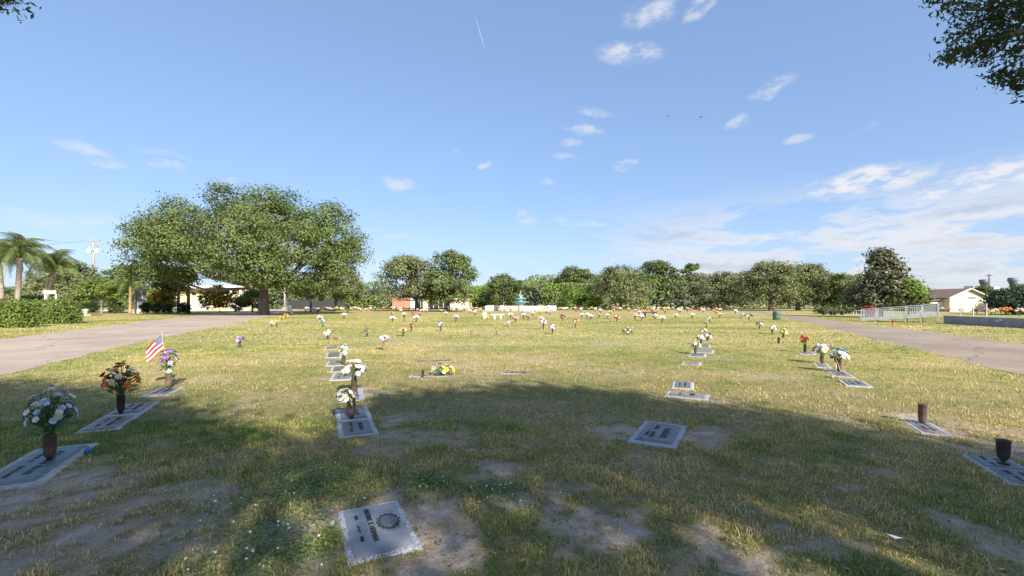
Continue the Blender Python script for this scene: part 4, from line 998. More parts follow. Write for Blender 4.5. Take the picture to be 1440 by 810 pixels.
pair('red, blue and white', 'up the right road row', (14.653, 26.105, 0.168, 0.379, 0.295), ['red', 'blue', 'white'], 10, .075, LEAF_SILK, 4, 24, .0)
pair('white', 'in the row by the right road', (13.013, 22.044, 0.213, 0.356, 0.284), ['white'], 11, .07, LEAF_SILK, 6, 25, .0)
pair('yellow and white', 'beside the small empty vase', (11.738, 19.077, 0.215, 0.308, 0.308), ['yellow', 'white', 'cream'], 11, .065, LEAF_SILK, 12, 26, .0)
pair('orange', 'in a dark vase by the right road', (9.285, 13.972, 0.270, 0.270, 0.315), ['orange', 'peach', 'orange', 'red'], 13, .055, LEAF_SILK, 10, 27, .024, VASE_DARK)
pair('big white and pink', 'left of the right hand flag', (8.112, 11.535, 0.205, 0.391, 0.372), ['white', 'palepink', 'white', 'cream'], 20, .062, LEAF_SILK, 12, 28, .026)
pair('big white with teal', 'right of the right hand flag', (7.510, 10.122, 0.229, 0.359, 0.359), ['white', 'white', 'teal', 'cream', 'white'], 20, .062, LEAF_SILK, 10, 29, .026)
pair('cream and green', 'in the centre right row', (5.655, 13.589, 0.175, 0.285, 0.241), ['cream', 'white', 'cream'], 13, .055, LEAF_PALE, 16, 30, .03)
pair('white and crimson', 'second up the centre right row', (7.214, 16.814, 0.136, 0.353, 0.244), ['white', 'pink', 'palepink', 'white'], 13, .065, LEAF_SILK, 6, 31, .02)
pair('pink and white', 'third up the centre right row', (8.148, 18.370, 0.119, 0.356, 0.267), ['palepink', 'white', 'burgundy'], 12, .065, LEAF_SILK, 5, 32, .0)
pair('cream', 'low in the centre right row', (9.818, 22.545, 0.109, 0.291, 0.182), ['cream', 'white'], 8, .07, LEAF_PALE, 4, 33, .0)
pair('small yellow', 'near the far end of the centre right row', (12.156, 27.556, 0.178, 0.267, 0.267), ['yellow', 'white'], 7, .07, LEAF_SILK, 6, 34, .0)
pair('flat white', 'at the far end of the centre right row', (15.886, 35.429, 0.229, 0.514, 0.229), ['white'], 9, .085, LEAF_SILK, 4, 35, .0)
pair('yellow and blue', 'at the right road row end', (21.312, 39.680, 0.256, 0.640, 0.384), ['yellow', 'teal', 'blue', 'white'], 11, .1, LEAF_SILK, 5, 36, .0)
pair('white and purple', 'behind the yellow and blue one', (23.418, 45.091, 0.218, 0.655, 0.291), ['white', 'lilac', 'white'], 9, .1, LEAF_SILK, 3, 37, .0)
# empty vases
xe, ye, he, _, _ = 5.431, 5.835, 0.264, 0.009, 0.066
vase('tall empty bronze vase on bare earth at the right', xe, ye, he, .01, VASE_BROWN, .058)
xe, ye, he, _, _ = 4.828, 4.332, 0.224, 0.007, 0.154
vase('dark footed empty urn at the right edge', xe, ye, he, .04, mat('urn_brown', (.085, .068, .06), (.05, .042, .04), 14, .45, .05, .4), urn=True, name='empty_urn', group=None)
xe, ye, he, _, _ = 10.345, 17.103, 0.248, 0.028, 0.110
vase('small empty bronze vase left of the yellow bouquet by the right road', xe, ye, he, .0, VASE_DARK, .05)
xe, ye, he, _, _ = -1.912, 9.448, 0.145, 0.015, 0.084
vase('thin empty vase left of the lying spray', xe, ye, he, .01, VASE_DARK, .03)
for px_, lb in (((-2.004, 21.802), 'left one of two plain orange brown vases in the middle lawn'), ((-0.738, 21.802), 'right one of two plain orange brown vases in the middle lawn')):
    vase(lb, *px_, .21, 0., VASE_TAN, .07)
# flowers lying on the ground
def spray(label, x, y, w, h, cols, n, seed, size=.055, lm=None, nl=16, dep=.5):
    return bouquet(label, x, y, .02, w, h, cols, n, size, lm or LEAF_SILK, nl, seed, name='flower_spray', group='sprays lying on the grass', flat=dep, droop=.1)
spray('yellow and green spray with one purple bloom lying on the lawn', *(-1.537, 9.725), .62, .24, ['yellow', 'cream', 'white', 'yellow', 'purple', 'pink'], 17, 60, .05, LEAF_PALE, 34)
spray('red and white standing spray of flowers right of centre', *(5.670, 21.565), .62, .46, ['white', 'red', 'palepink', 'white', 'burgundy'], 18, 61, .055, LEAF_SILK, 36, .7)
spray('pink flowers fallen beside the white and yellow bouquet', *(-7.631, 19.077), .36, .10, ['pink', 'palepink'], 8, 62, .05, LEAF_DRY, 4)
spray('small pink bloom fallen on the grass before the flag by the right road', *(6.762, 9.358), .12, .06, ['palepink', 'white'], 3, 63, .04, LEAF_SILK, 2)
# ------------------------------------------------------------------ small flags
FLAG_RED = solid('flag_red', (.42, .012, .022), .8, .85); FLAG_WHITE = solid('flag_white', (.62, .61, .60), .8, .9); FLAG_BLUE = solid('flag_blue', (.03, .045, .16), .8, .85); STICK = solid('stick', (.55, .42, .22), .6)
def flag(label, foot, head, fly, hoist, seed, wave=.03):
    foot, head = Vector(foot), Vector(head); ax = (foot - head).normalized(); fly = Vector(fly)
    root = thing('small_flag', label, 'flag', foot, 0, 'small stick flags')
    mb = MB(); mb.tube([(0, 0, 0), head - foot], .006, 6); mb.lathe(tuple(head - foot), [(.004, 0), (.011, .008), (.006, .018), (.001, .03)], 6); mb.build('stick', STICK, root)
    nu, nv = 20, 26; nrm = ax.cross(fly).normalized()
    def P(i, j):
        u, v = i / nu, j / nv
        return head - foot + ax * (.02 + hoist * v * (1 - .12 * u)) + fly * u + nrm * wave * math.sin(u * 7 + v * 2.5 + seed) * u + Vector((0, 0, -.05 * u * u))
    mb = MB(); mb.poly([P(i, j) for j in range(nv + 1) for i in range(nu + 1)], [])
    for j in range(nv):
        for i in range(nu):
            mi = 2 if (i < nu * .4 and j < nv * 7 / 13) else (0 if (j // 4) % 2 == 0 else 1)
            q = j * (nu + 1) + i; mb.f.append([q, q + 1, q + nu + 2, q + nu + 1]); mb.m.append(mi)
    cloth = mb.build('cloth', [FLAG_RED, FLAG_WHITE, FLAG_BLUE], root, True)
    st = MB()
    for r in range(9):
        for c in range(6 if r % 2 == 0 else 5):
            i = nu * .4 * ((c + .5) / 6 + (0 if r % 2 == 0 else .5 / 6)); j = nv * 7 / 13 * (r + .5) / 9
            for sd in (-1, 1):
                k = P(i, j) + nrm * .002 * sd; e1 = ax; e2 = fly.normalized(); pts = []
                for t in range(10):
                    rr = (.0085 if t % 2 == 0 else .0034); pts.append(k + (e2 * math.sin(t * math.pi / 5) - e1 * math.cos(t * math.pi / 5)) * rr)
                st.poly(pts, [tuple(range(10))])
    stuff(st.build('stars', FLAG_WHITE, cloth))
    return root
flag('small striped flag leaning behind the purple and yellow bouquet at left', (*(-6.634, 8.552), .01), (-6.759, 8.500, 1.010), (-.25, -.08, -.25), .30, 1)
flag('small striped flag drooping between the two big white bouquets by the right road', (*(7.467, 10.020), .02), (7.409, 10.300, 0.786), (.0, -.10, -.34), .42, 2, .03)
# ------------------------------------------------------------------ far flowers
def far_mesh(c1, c2, seed, tall):
    g = random.Random(seed); mb = MB()
    mb.lathe((0, 0, 0), [(.05, 0), (.06, .1), (.06, .2)], 6, 2)
    n = 10
    for i in range(n):
        t = (i + .5) / n; e = math.acos(1 - 1.2 * t); a = i * 2.4; c = (math.sin(e) * math.cos(a) * .2, math.sin(e) * math.sin(a) * .2, .30 + tall * .5 + .16 * math.cos(e)); r = g.uniform(.06, .11)
        k = 0 if g.random() < .65 else 1
        mb.lathe((c[0], c[1], c[2] - r * .6), [(r * .3, 0), (r, r * .5), (r * .8, r), (r * .2, r * 1.25)], 6, k)
    for i in range(7):
        a = i * .9; mb.poly([(0, 0, .16), (math.cos(a) * .15, math.sin(a) * .15, .32), (math.cos(a + .3) * .22, math.sin(a + .3) * .22, .28)], [(0, 1, 2)], 3)
    return mb.mesh('grave_flowers', [SILK[c1], SILK[c2], VASE_BROWN, LEAF_SILK])
FAR = {}
def far_flower(x, y, c1, c2, label, s, group, seed):
    k = (c1, c2, seed % 2)
    if k not in FAR: FAR[k] = far_mesh(c1, c2, seed, (seed % 2) * .12)
    o = link('grave_flowers', FAR[k], None, (x, y, 0), (0, 0, seed * 1.7), (s, s, s)); return tag(o, label, 'flowers', group)
MID = [(-16.42, 43.13, 'white', 'white', 'small white flowers alone left of the orange pair'),
       (-9.60, 35.43, 'white', 'white', 'broad white flowers left of the tall stake'),
       (-13.52, 49.60, 'orange', 'yellow', 'yellow orange flowers behind the broad white flowers'),
       (-11.58, 47.24, 'white', 'cream', 'white flowers before the oak pair shade'),
       (-11.04, 49.60, 'red', 'palepink', 'coral flowers before the oak pair shade'),
       (-10.40, 49.60, 'pink', 'pink', 'pink flowers right of the coral ones'),
       (-7.69, 35.43, 'white', 'paleblue', 'white and blue flowers in front of the pink ones'),
       (-7.83, 52.21, 'palepink', 'white', 'pale pink flowers under the taller oak'),
       (-4.68, 36.74, 'lilac', 'white', 'small lilac flowers in the middle lawn'),
       (-5.90, 62.00, 'white', 'white', 'white flowers just beyond the oak pair shade'),
       (-4.38, 52.21, 'lilac', 'palepink', 'lilac pink flowers left of the white bench'),
       (-5.00, 62.00, 'white', 'red', 'white flowers behind the lilac pink ones'),
       (-0.14, 43.13, 'white', 'white', 'white flowers right of the white bench'),
       (0.29, 35.43, 'palepink', 'red', 'pink and coral flowers right of the bench'),
       (1.11, 43.13, 'white', 'cream', 'small white flowers before the fountain wall'),
       (1.50, 40.49, 'pink', 'pink', 'bright pink flowers before the fountain wall'),
       (2.32, 49.60, 'white', 'palepink', 'white and pink flowers before the fountain wall'),
       (1.28, 56.69, 'purple', 'lilac', 'purple flowers before the fountain wall'),
       (3.47, 55.11, 'yellow', 'yellow', 'yellow flowers before the fountain wall'),
       (2.26, 34.21, 'palepink', 'palepink', 'tall pale pink flowers behind the big white and blue bouquet'),
       (4.71, 55.11, 'palepink', 'pink', 'pink flowers right of the fountain wall'),
       (4.80, 62.00, 'white', 'white', 'white flowers at the fountain wall right end'),
       (4.37, 38.15, 'burgundy', 'pink', 'dark pink flowers right of centre'),
       (7.13, 45.09, 'cream', 'white', 'cream flowers right of centre'),
       (7.37, 43.13, 'white', 'white', 'white flowers right of the cream ones'),
       (7.07, 39.68, 'white', 'lilac', 'white and lilac flowers right of centre'),
       (8.95, 45.09, 'palepink', 'burgundy', 'rose flowers below the drooping olive oak'),
       (9.32, 43.13, 'white', 'palepink', 'blush flowers below the drooping olive oak'),
       (12.62, 56.69, 'yellow', 'orange', 'yellow flowers below the drooping olive oak'),
       (8.74, 36.74, 'red', 'cream', 'red and cream flowers right of the drooping olive oak'),
       (11.53, 41.33, 'palepink', 'peach', 'salmon flowers left of the dark bench'),
       (16.85, 58.35, 'white', 'white', 'white flowers behind the salmon ones'),
       (11.23, 38.15, 'white', 'paleblue', 'tall white flowers left of the dark bench'),
       (13.40, 41.33, 'white', 'orange', 'white and orange flowers right of the dark bench'),
       (11.64, 34.21, 'white', 'white', 'white flowers in front of the white and orange ones'),
       (16.00, 43.13, 'palepink', 'white', 'pink and white flowers in the far centre right'),
       (17.63, 43.13, 'white', 'cream', 'round white flowers in the far centre right'),
       (19.11, 58.35, 'orange', 'burgundy', 'orange flowers behind the dark bench'),
       (21.50, 62.00, 'orange', 'yellow', 'orange and yellow flowers in the far centre right'),
       (27.01, 58.35, 'orange', 'yellow', 'orange flowers near the right road end'),
       (21.24, 45.09, 'peach', 'cream', 'tiny peach flowers near the right road end'),
       (31.40, 62.00, 'white', 'white', 'white flowers at the right road edge'),
       (-30.93, 66.13, 'white', 'cream', 'white flowers right of the great oak'),
       (-31.23, 68.41, 'lilac', 'white', 'pale lilac flowers right of the great oak'),
       (-26.57, 60.12, 'red', 'palepink', 'red and pink flowers in the oak shadow'),
       (-32.12, 73.48, 'yellow', 'orange', 'yellow flowers beyond the oak shadow'),
       (-29.83, 70.86, 'palepink', 'pink', 'pink flowers beyond the oak shadow'),
       (-26.67, 66.13, 'pink', 'white', 'rose and white flowers beyond the oak shadow'),
       (-25.49, 68.41, 'orange', 'yellow', 'tall orange flowers left of the orange stakes'),
       (-16.00, 36.74, 'palepink', 'white', 'small pink flowers behind the teal and white bouquet')]
for i, (x, y, c1, c2, lb) in enumerate(MID):
    far_flower(x, y, c1, c2, lb, 1.0 if y < 60 else 1.15, 'flowers in the middle rows', i + 5)
gf = random.Random(77); placed = 0; PAL = ['white', 'white', 'white', 'white', 'cream', 'cream', 'palepink', 'palepink', 'pink', 'orange', 'yellow', 'red', 'lilac', 'paleblue', 'peach']
for i in range(225):
    y = 62 + 38 * gf.random() ** .55; x0, x1 = -.47 * y, .47 * y
    x = x0 + (x1 - x0) * gf.random(); y = round(y / 3.2) * 3.2 + gf.uniform(-.25, .25)
    if inpoly(np.array([x]), np.array([y]), polyA)[0] or inpoly(np.array([x]), np.array([y]), polyB)[0] or (-6 < x < 8 and 75 < y < 92): continue
    c = gf.choice(PAL); q = x / y
    zone = ['right of the great oak', 'before the brick building', 'before the fountain wall', 'before the drooping oak', 'before the tallest trees', 'by the right road end'][int(np.digitize(q, [-.32, -.1, .09, .25, .37]))]
    row = 'nearer' if y < 78 else ('far' if y < 90 else 'farthest')
    cn = {'palepink': 'pale pink', 'paleblue': 'pale blue'}.get(c, c)
    far_flower(x, y, c, gf.choice(['white', c, 'cream']), 'tiny %s flowers in the %s crowded rows %s' % (cn, row, zone), gf.uniform(.85, 1.3), 'far %s flowers' % cn, i)
# ------------------------------------------------------------------ yellow building at the left
CAPM = mat('pale_cap', (.56, .53, .48), (.48, .45, .41), 4, .9)
CREAM = mat('cream_stucco', (.70, .58, .36), (.62, .50, .30), 1.5, .9); ROOFW = mat('white_fascia', (.82, .82, .80), (.74, .74, .72), 1., .7); PINKW = mat('pink_block', (.66, .52, .44), (.58, .45, .38), 1.2, .9)
SHADEW = mat('grey_metal_sheet', (.42, .43, .46), (.34, .35, .38), 3, .5)
def box_part(name, c, d, m, parent, bev=0.): return MB().box(c, d, bev=bev).build(name, m, parent)
bx0, bx1 = -65.40, -51.27; bw = bx1 - bx0
r_ = thing('yellow_building', 'low cream yellow building with a flat white roof behind the croton bush', 'building', (bx0 + bw / 2, 85, 0)); r_.scale = (1, 1, 1.1)
box_part('wall', (0, 4, 1.95), (bw - .6, 7, 3.9), CREAM, r_)
rf = box_part('roof', (0, 3.4, 4.15), (bw + 1.6, 8.6, .46), ROOFW, r_); box_part('fascia', (0, -.99, 4.02), (bw + 1.7, .16, .3), ROOFW, rf)
for cx in (-bw / 2 + .5, bw / 2 - 2.6, bw / 2 - .6, bw / 2 + .5): box_part('column', (cx, -.55, 1.96), (.48, .48, 3.92), ROOFW, r_)
dr = box_part('door', (-bw / 2 + 3.6, .42, 1.1), (1.1, .12, 2.2), WHITE, r_); box_part('handle', (-bw / 2 + 4.0, .33, 1.05), (.06, .06, .14), BRONZE_DARK, dr)
for cx in (-bw / 2 + 2.6, -bw / 2 + 3.8):
    wdw = box_part('window', (cx, .44, 2.95), (.95, .1, .75), ROOFW, r_); box_part('pane', (cx, .385, 2.95), (.78, .04, .58), DARK_GLASS, wdw)
box_part('wall_panel', (bw / 2 - 1.6, .42, 1.2), (1.5, .1, 2.3), ROOFW, r_)
box_part('metal_cabinet', (-bw / 2 + 6.1, -.2, .85), (1.5, .8, 1.7), SHADEW, r_)
# ------------------------------------------------------------------ brick building in the centre
def brick_mat():
    m, nt, p = nodes_of('brick_red')
    t = nt.nodes.new('ShaderNodeTexCoord'); mp = nt.nodes.new('ShaderNodeMapping'); mp.inputs['Rotation'].default_value = (R(90), 0, 0)
    b = nt.nodes.new('ShaderNodeTexBrick'); b.inputs['Color1'].default_value = (.46, .16, .09, 1); b.inputs['Color2'].default_value = (.36, .12, .07, 1); b.inputs['Mortar'].default_value = (.5, .42, .36, 1); b.inputs['Scale'].default_value = 4
    nt.links.new(t.outputs['Object'], mp.inputs[0]); nt.links.new(mp.outputs[0], b.inputs['Vector']); nt.links.new(b.outputs[0], p.inputs['Base Color']); p.inputs['Roughness'].default_value = .9
    return m
BRICK = brick_mat(); D2 = 97.
def X2(a): return a
r_ = thing('brick_building', 'long low building of red brick and pinkish block behind the oak pair', 'building', (-17.84, D2, 0))
def seg(name, a, b, z0, z1, m, par, y=0., th=.3): return box_part(name, ((a + b) / 2, y, (z0 + z1) / 2), (b - a, th, z1 - z0), m, par)
k = D2 / 620.
seg('brick_wall', -54 * k, -38 * k, 0, 3.0, BRICK, r_); seg('brick_wall', -38 * k, -28 * k, 0, 3.1, BRICK, r_, -.12)
seg('white_pier', -28 * k, -21 * k, 0, 3.2, ROOFW, r_, -.2); seg('rear_wall', -54 * k, 54 * k, 0, 2.9, CREAM, r_, 6.0)
gl = seg('window', -21 * k, -11 * k, .3, 2.6, DARK_GLASS, r_, .1, .1)
for i in range(4): seg('mullion', (-20.5 + 3 * i) * k, (-20.1 + 3 * i) * k, .3, 2.6, ROOFW, gl, .02, .1)
gl2 = seg('window', -4 * k, 22 * k, .3, 2.7, DARK_GLASS, r_, .4, .1)
for i in range(3): seg('mullion', (3 + 7 * i) * k, (3.5 + 7 * i) * k, .3, 2.7, ROOFW, gl2, .31, .1)
seg('cream_pier', -11 * k, -4 * k, 0, 2.9, CREAM, r_); seg('block_wall', 22 * k, 54 * k, 0, 3.0, PINKW, r_, .05)
box_part('roof', (0, 3., 3.24), (112 * k, 8., .2), CAPM, r_)
# dark open fence behind the great oak, right of its trunk
IRON = mat('dark_iron', (.05, .045, .045), (.03, .03, .03), 4, .6)
r_ = thing('dark_fence', 'dark board fence beyond the road behind the great oak', 'fence', (-44.35, 100, 0))
for i in range(26): box_part('board', (-6.2 + i * .5, .01 * (i % 2), 1.05), (.47, .06, 1.9 + .06 * (i % 3)), IRON, r_)
# ------------------------------------------------------------------ fountain
TURQ = mat('turquoise_paint', (.22, .52, .58), (.32, .60, .64), 3, .5); TURQ_P = mat('pale_turquoise', (.52, .66, .68), (.42, .58, .62), 3, .5); GILT = mat('gilt_statue', (.70, .60, .42), (.55, .45, .3), 4, .4)
FX, FY = 1.63, 84.
r_ = thing('fountain', 'three tier turquoise fountain inside a round stone wall', 'fountain', (FX, FY, 0))
MB().lathe((0, 0, 0), [(1.1, 0), (1.0, .3), (.62, .7), (.55, 1.15), (.95, 1.38), (1.0, 1.45)], 16).build('pedestal', TURQ_P, r_, True)
MB().lathe((0, 0, 1.45), [(.7, 0), (1.3, .06), (1.62, .22), (1.64, .28), (1.5, .26), (.4, .14)], 24).build('lower_bowl', TURQ, r_, True)
MB().lathe((0, 0, 1.6), [(.32, 0), (.34, .3), (.52, .5), (.6, .58)], 14).build('middle_stem', TURQ, r_, True)
MB().lathe((0, 0, 2.18), [(.5, 0), (.85, .05), (1.0, .16), (1.01, .21), (.9, .19), (.2, .1)], 20).build('middle_bowl', TURQ, r_, True)
MB().lathe((0, 0, 2.3), [(.2, 0), (.2, .25), (.32, .42), (.34, .48)], 12).build('upper_stem', TURQ_P, r_, True)
MB().lathe((0, 0, 2.78), [(.25, 0), (.45, .04), (.55, .12), (.55, .16), (.48, .15), (.1, .08)], 16).build('upper_bowl', TURQ_P, r_, True)
MB().tube([(-.12, 0, 2.86), (-.18, 0, 3.1), (.0, 0, 3.35), (.1, .0, 3.62), (.06, 0, 3.85)], [.12, .14, .12, .07, .03], 8).build('statue', GILT, r_, True)
STONEW = mat('pink_wall_stone', (.62, .51, .44), (.52, .42, .36), 2.5, .9)
r_ = thing('fountain_wall', 'low round wall of pinkish stone panels around the fountain', 'wall', (FX, FY, 0))
pn = MB(); R8 = 4.9
for i in range(8):
    a = math.pi / 8 + i * math.pi / 4; L8 = 2 * R8 * math.tan(math.pi / 8)
    o = box_part('stone_panel', (0, 0, .44), (L8 - .3, .34, .88), STONEW, r_); o.location = (R8 * math.cos(a), R8 * math.sin(a), 0); o.rotation_euler[2] = a + math.pi / 2
    a2 = i * math.pi / 4; rr = R8 / math.cos(math.pi / 8)
    o = box_part('pier', (0, 0, .5), (.62, .62, 1.0), STONEW, r_); o.location = (rr * math.cos(a2), rr * math.sin(a2), 0); o.rotation_euler[2] = a2
for sx in (-1, 1):
    box_part('side_panel', (sx * (R8 + .95), -1.4, .47), (1.5, .4, .94), WHITE, r_)
# ------------------------------------------------------------------ bench, statue, bins
r_ = thing('white_bench', 'white stone bench standing in the lawn before the fountain', 'bench', (*(-1.356, 42.034), 0))
mb = MB(); pts = []
for i in range(9):
    t = i / 8 * 2 - 1; pts.append((t * .62, -.10 * (1 - t * t)))
top = []; n = len(pts)
for z in (.40, .47):
    top += [(x, y - .17, z) for x, y in pts] + [(x, y + .17, z) for x, y in reversed(pts)]
m2 = 2 * n; mb.poly(top, [tuple(reversed(range(m2))), tuple(range(m2, 2 * m2))] + [(i, (i + 1) % m2, m2 + (i + 1) % m2, m2 + i) for i in range(m2)]); mb.build('seat', WHITE, r_)
for sx in (-.3, .3): MB().box((sx, -.06, .2), (.14, .28, .40), bev=.02).build('leg', WHITE, r_)
r_ = tag(MB().lathe((0, 0, 0), [(.14, 0), (.14, .06), (.11, .1), (.12, .3), (.10, .5), (.06, .58), (.07, .64), (.03, .72)], 10).poly([(.02, 0, .3), (.22, .05, .62), (.26, .05, .4), (.05, .02, .2), (-.02, .0, .3), (-.2, .05, .6), (-.22, .05, .4), (-.05, .02, .2)], [(0, 1, 2, 3), (4, 7, 6, 5)]).build('angel_statue', WHITE, None, True), 'small white winged statue left of the white bench', 'statue')
r_.location = (*(-2.713, 43.130), 0)
spray('yellow and pink flowers heaped between the statue and the bench', *(-2.267, 41.333), .55, .42, ['yellow', 'palepink', 'yellow', 'white'], 14, 66, .09, LEAF_SILK, 8, .7)
BIN = mat('bin_green', (.075, .15, .115), (.05, .11, .085), 3, .55); BINTOP = mat('bin_lid', (.11, .17, .21), (.08, .13, .16), 3, .5)
def bin_(label, x, y, h, r):
    q = thing('trash_bin', label, 'trash bin', (x, y, 0), 0, 'green drum trash bins')
    MB().lathe((0, 0, 0), [(r * .95, 0), (r, .02), (r, h * .30), (r * 1.03, h * .31), (r, h * .33), (r, h * .62), (r * 1.03, h * .63), (r, h * .65), (r, h * .7)], 20).build('drum', BIN, q, True)
    MB().lathe((0, 0, h * .69), [(r * .98, 0), (r * .98, h * .22), (r * .9, h * .28), (r * .5, h * .31), (r * .1, h * .315)], 20).build('lid', BINTOP, q, True)
bin_('green drum trash bin with a bluish lid beside the right road', *(23.808, 39.680), .80, .30)
bin_('green drum trash bin beyond the great oak trunk at left', *(-40.984, 81.311), 1.0, .38)
# stakes
for (sx, sy), h, c, lb in (((-8.783, 35.942), .55, IRON, 'thin dark stake in the middle lawn'), ((-22.080, 66.133), .75, SILK['orange'], 'left one of two orange stakes in the far left rows'), ((-21.440, 66.133), .75, SILK['orange'], 'right one of two orange stakes in the far left rows'), ((25.200, 29.176), .28, SILK['red'], 'short red orange marker stake on the verge before the ramp')):
    o = tag(MB().tube([(0, 0, -.05), (0, 0, h * .8), (.01, 0, h)], [.03, .03, .02], 6).box((0, 0, h * .85), (.14, .02, h * .25)).build('marker_stake', c), lb, 'stake'); o.location = (sx, sy, 0)
o = tag(MB().box((-.45, 0, .24), (.12, .4, .48)).box((.45, 0, .24), (.12, .4, .48)).box((0, 0, .53), (1.3, .46, .1)).build('dark_bench', BRONZE_DARK), 'dark stone bench among the far flowers right of centre', 'bench'); o.location = (*(14.363, 46.140), 0)
# ------------------------------------------------------------------ raised lawn, retaining wall and ramp on the right
WALLM = mat('grey_concrete', (.33, .32, .335), (.27, .262, .275), 2.2, .9, .2)
wa, wb = (32.373, 33.067), (31.562, 27.178); wd = (wb[0] - wa[0], wb[1] - wa[1]); wl = math.hypot(*wd); wang = math.atan2(wd[1], wd[0])
we = (wa[0] + wd[0] * 2.6, wa[1] + wd[1] * 2.6); wl2 = wl * 2.6
r_ = thing('retaining_wall', 'low dark grey retaining wall along the right lawn', 'wall', (*wa, 0), wang)
MB().box((wl2 / 2, .12, .27), (wl2, .24, .58)).build('wall_face', WALLM, r_); MB().box((wl2 / 2, .12, .592), (wl2 + .1, .32, .055), bev=.01).build('cap', CAPM, r_)
nrm = (-math.sin(wang), math.cos(wang))
def off(p, a, b): return (p[0] + math.cos(wang) * a + nrm[0] * b, p[1] + math.sin(wang) * a + nrm[1] * b)
A0, A1 = off(wa, 0, .25), off(wa, wl2, .25); B0, B1 = off(wa, -1, 13), off(wa, wl2, 13); C0, C1 = off(wa, -4, 34), off(wa, wl2, 34)
mb = MB(); mb.poly([(*A0, .56), (*A1, .56), (*B1, .56), (*B0, .56), (*C1, .0), (*C0, .0), (*off(wa, 0, .25), -.1)], [(0, 1, 2, 3), (3, 2, 4, 5), (0, 3, 5, 6)])
structure(mb.build('raised_lawn', LAWN))
# ramp
RAMP = mat('ramp_white_metal', (.56, .57, .58), (.46, .47, .49), 3, .45); DECK = mat('ramp_deck', (.45, .46, .47), (.38, .39, .4), 5, .7)
ra, rb = (29.30, 37.), (wa[0] + .15, wa[1] + .6)
rd = (rb[0] - ra[0], rb[1] - ra[1]); rl = math.hypot(*rd); rang = math.atan2(rd[1], rd[0])
r_ = thing('access_ramp', 'white metal access ramp with railings rising to the raised lawn', 'ramp', (*ra, 0), rang)
def rz(t): return .06 + .50 * t
mb = MB(); P = []
for t in (0, 1):
    for y_ in (0, 1.3):
        P += [(t * rl, y_, rz(t)), (t * rl, y_, rz(t) - .06)]
mb.poly(P, [(0, 4, 6, 2), (1, 3, 7, 5), (0, 1, 5, 4), (2, 6, 7, 3), (0, 2, 3, 1), (4, 5, 7, 6)]); mb.build('deck', DECK, r_)
bal = MB().box((0, 0, .42), (.022, .022, .80)).mesh('baluster', RAMP)
for y_ in (-.02, 1.32):
    sk = MB(); sk.poly([(t * rl, y_ + e, rz(t) + z_) for t in (0, 1) for e in (-.03, .03) for z_ in (-.05, .20)], [(0, 1, 5, 4), (2, 6, 7, 3), (1, 3, 7, 5), (0, 4, 6, 2), (0, 2, 3, 1), (4, 5, 7, 6)]); sk.build('kerb_beam', RAMP, r_)
    for hz in (.92, .80):
        tp = MB(); tp.tube([(-.02, y_, rz(0) + hz), (rl + .05, y_, rz(1) + hz)], .028, 6); tp.build('rail', RAMP, r_)
    np_ = 5
    for i in range(np_ + 1):
        t = i / np_; MB().box((t * rl, y_, rz(t) / 2 + .46), (.06, .06, rz(t) + .92)).build('post', RAMP, r_)
    nb = 44
    for i in range(nb):
        t = (i + .5) / nb; link('baluster', bal, r_, (t * rl, y_, rz(t) - .04))
    MB().tube([(0, y_, .9), (-.42, y_, .86), (-.52, y_, .78), (-.52, y_, .55), (-.42, y_, .48), (0, y_, .50)], .026, 6).build('handrail_loop', RAMP, r_)
# landing rail further along the wall
r_ = thing('landing_rail', 'short white railing on the landing above the retaining wall', 'railing', (*off(wa, .3, .9), .56), wang + .15)
for hz in (.92, .55): MB().tube([(0, 0, hz), (1.8, 0, hz)], .018, 6).build('rail', RAMP, r_)
for i in range(3): MB().box((i * .88, 0, .48), (.04, .04, .96)).build('post', RAMP, r_)

# ------------------------------------------------------------------ cream shed house
SHINGLE = mat('brown_shingle', (.22, .15, .12), (.16, .105, .085), 6, .9, .4); CREAMW = mat('cream_siding', (.74, .66, .46), (.68, .60, .42), 1.2, .85); TRIM = mat('white_trim', (.78, .74, .66), (.7, .66, .58), 3, .7)
HX, HY = 76.63, 74.; hw = 3.15; eh = 2.35; ah = 3.75
r_ = thing('cream_house', 'cream gabled house with a brown shingle roof behind the ramp', 'house', (HX, HY, 0))
mb = MB(); ln = 15.
mb.poly([(-hw, 0, 0), (hw, 0, 0), (hw, 0, eh), (0, 0, ah), (-hw, 0, eh), (-hw, ln, 0), (hw, ln, 0), (hw, ln, eh), (0, ln, ah), (-hw, ln, eh)], [(0, 1, 2, 3, 4), (5, 9, 8, 7, 6), (0, 4, 9, 5), (1, 6, 7, 2)]); mb.build('wall', CREAMW, r_)
sl = (ah - eh) / hw; ov = .45; mb = MB()
for s in (-1, 1):
    P = [(0, -.4, ah + .06), (s * (hw + ov), -.4, eh - sl * ov + .06), (s * (hw + ov), ln, eh - sl * ov + .06), (0, ln, ah + .06)]
    mb.poly(P + [(x, y, z + .12) for x, y, z in P], [(4, 5, 6, 7), (0, 3, 2, 1), (0, 1, 5, 4), (1, 2, 6, 5), (2, 3, 7, 6)])
rf = mb.build('roof', SHINGLE, r_)
for s in (-1, 1):
    MB().tube([(0, -.43, ah + .10), (s * (hw + ov + .02), -.43, eh - sl * (ov + .02) + .10)], .13, 4).build('barge_board', TRIM, rf)
vt = box_part('vent', (.55, -.04, 2.35), (1.2, .06, .22), BIN, r_)
w_ = box_part('side_door', (-hw + .9, -.03, .95), (.8, .05, 1.9), TRIM, r_); box_part('handle', (-hw + 1.15, -.08, .95), (.06, .05, .12), BRONZE_DARK, w_)
mb = MB(); P = [(-hw - .0, 1., eh - .25), (-hw - 4.2, 1., eh - .95), (-hw - 4.2, ln, eh - .95), (-hw - .0, ln, eh - .25)]
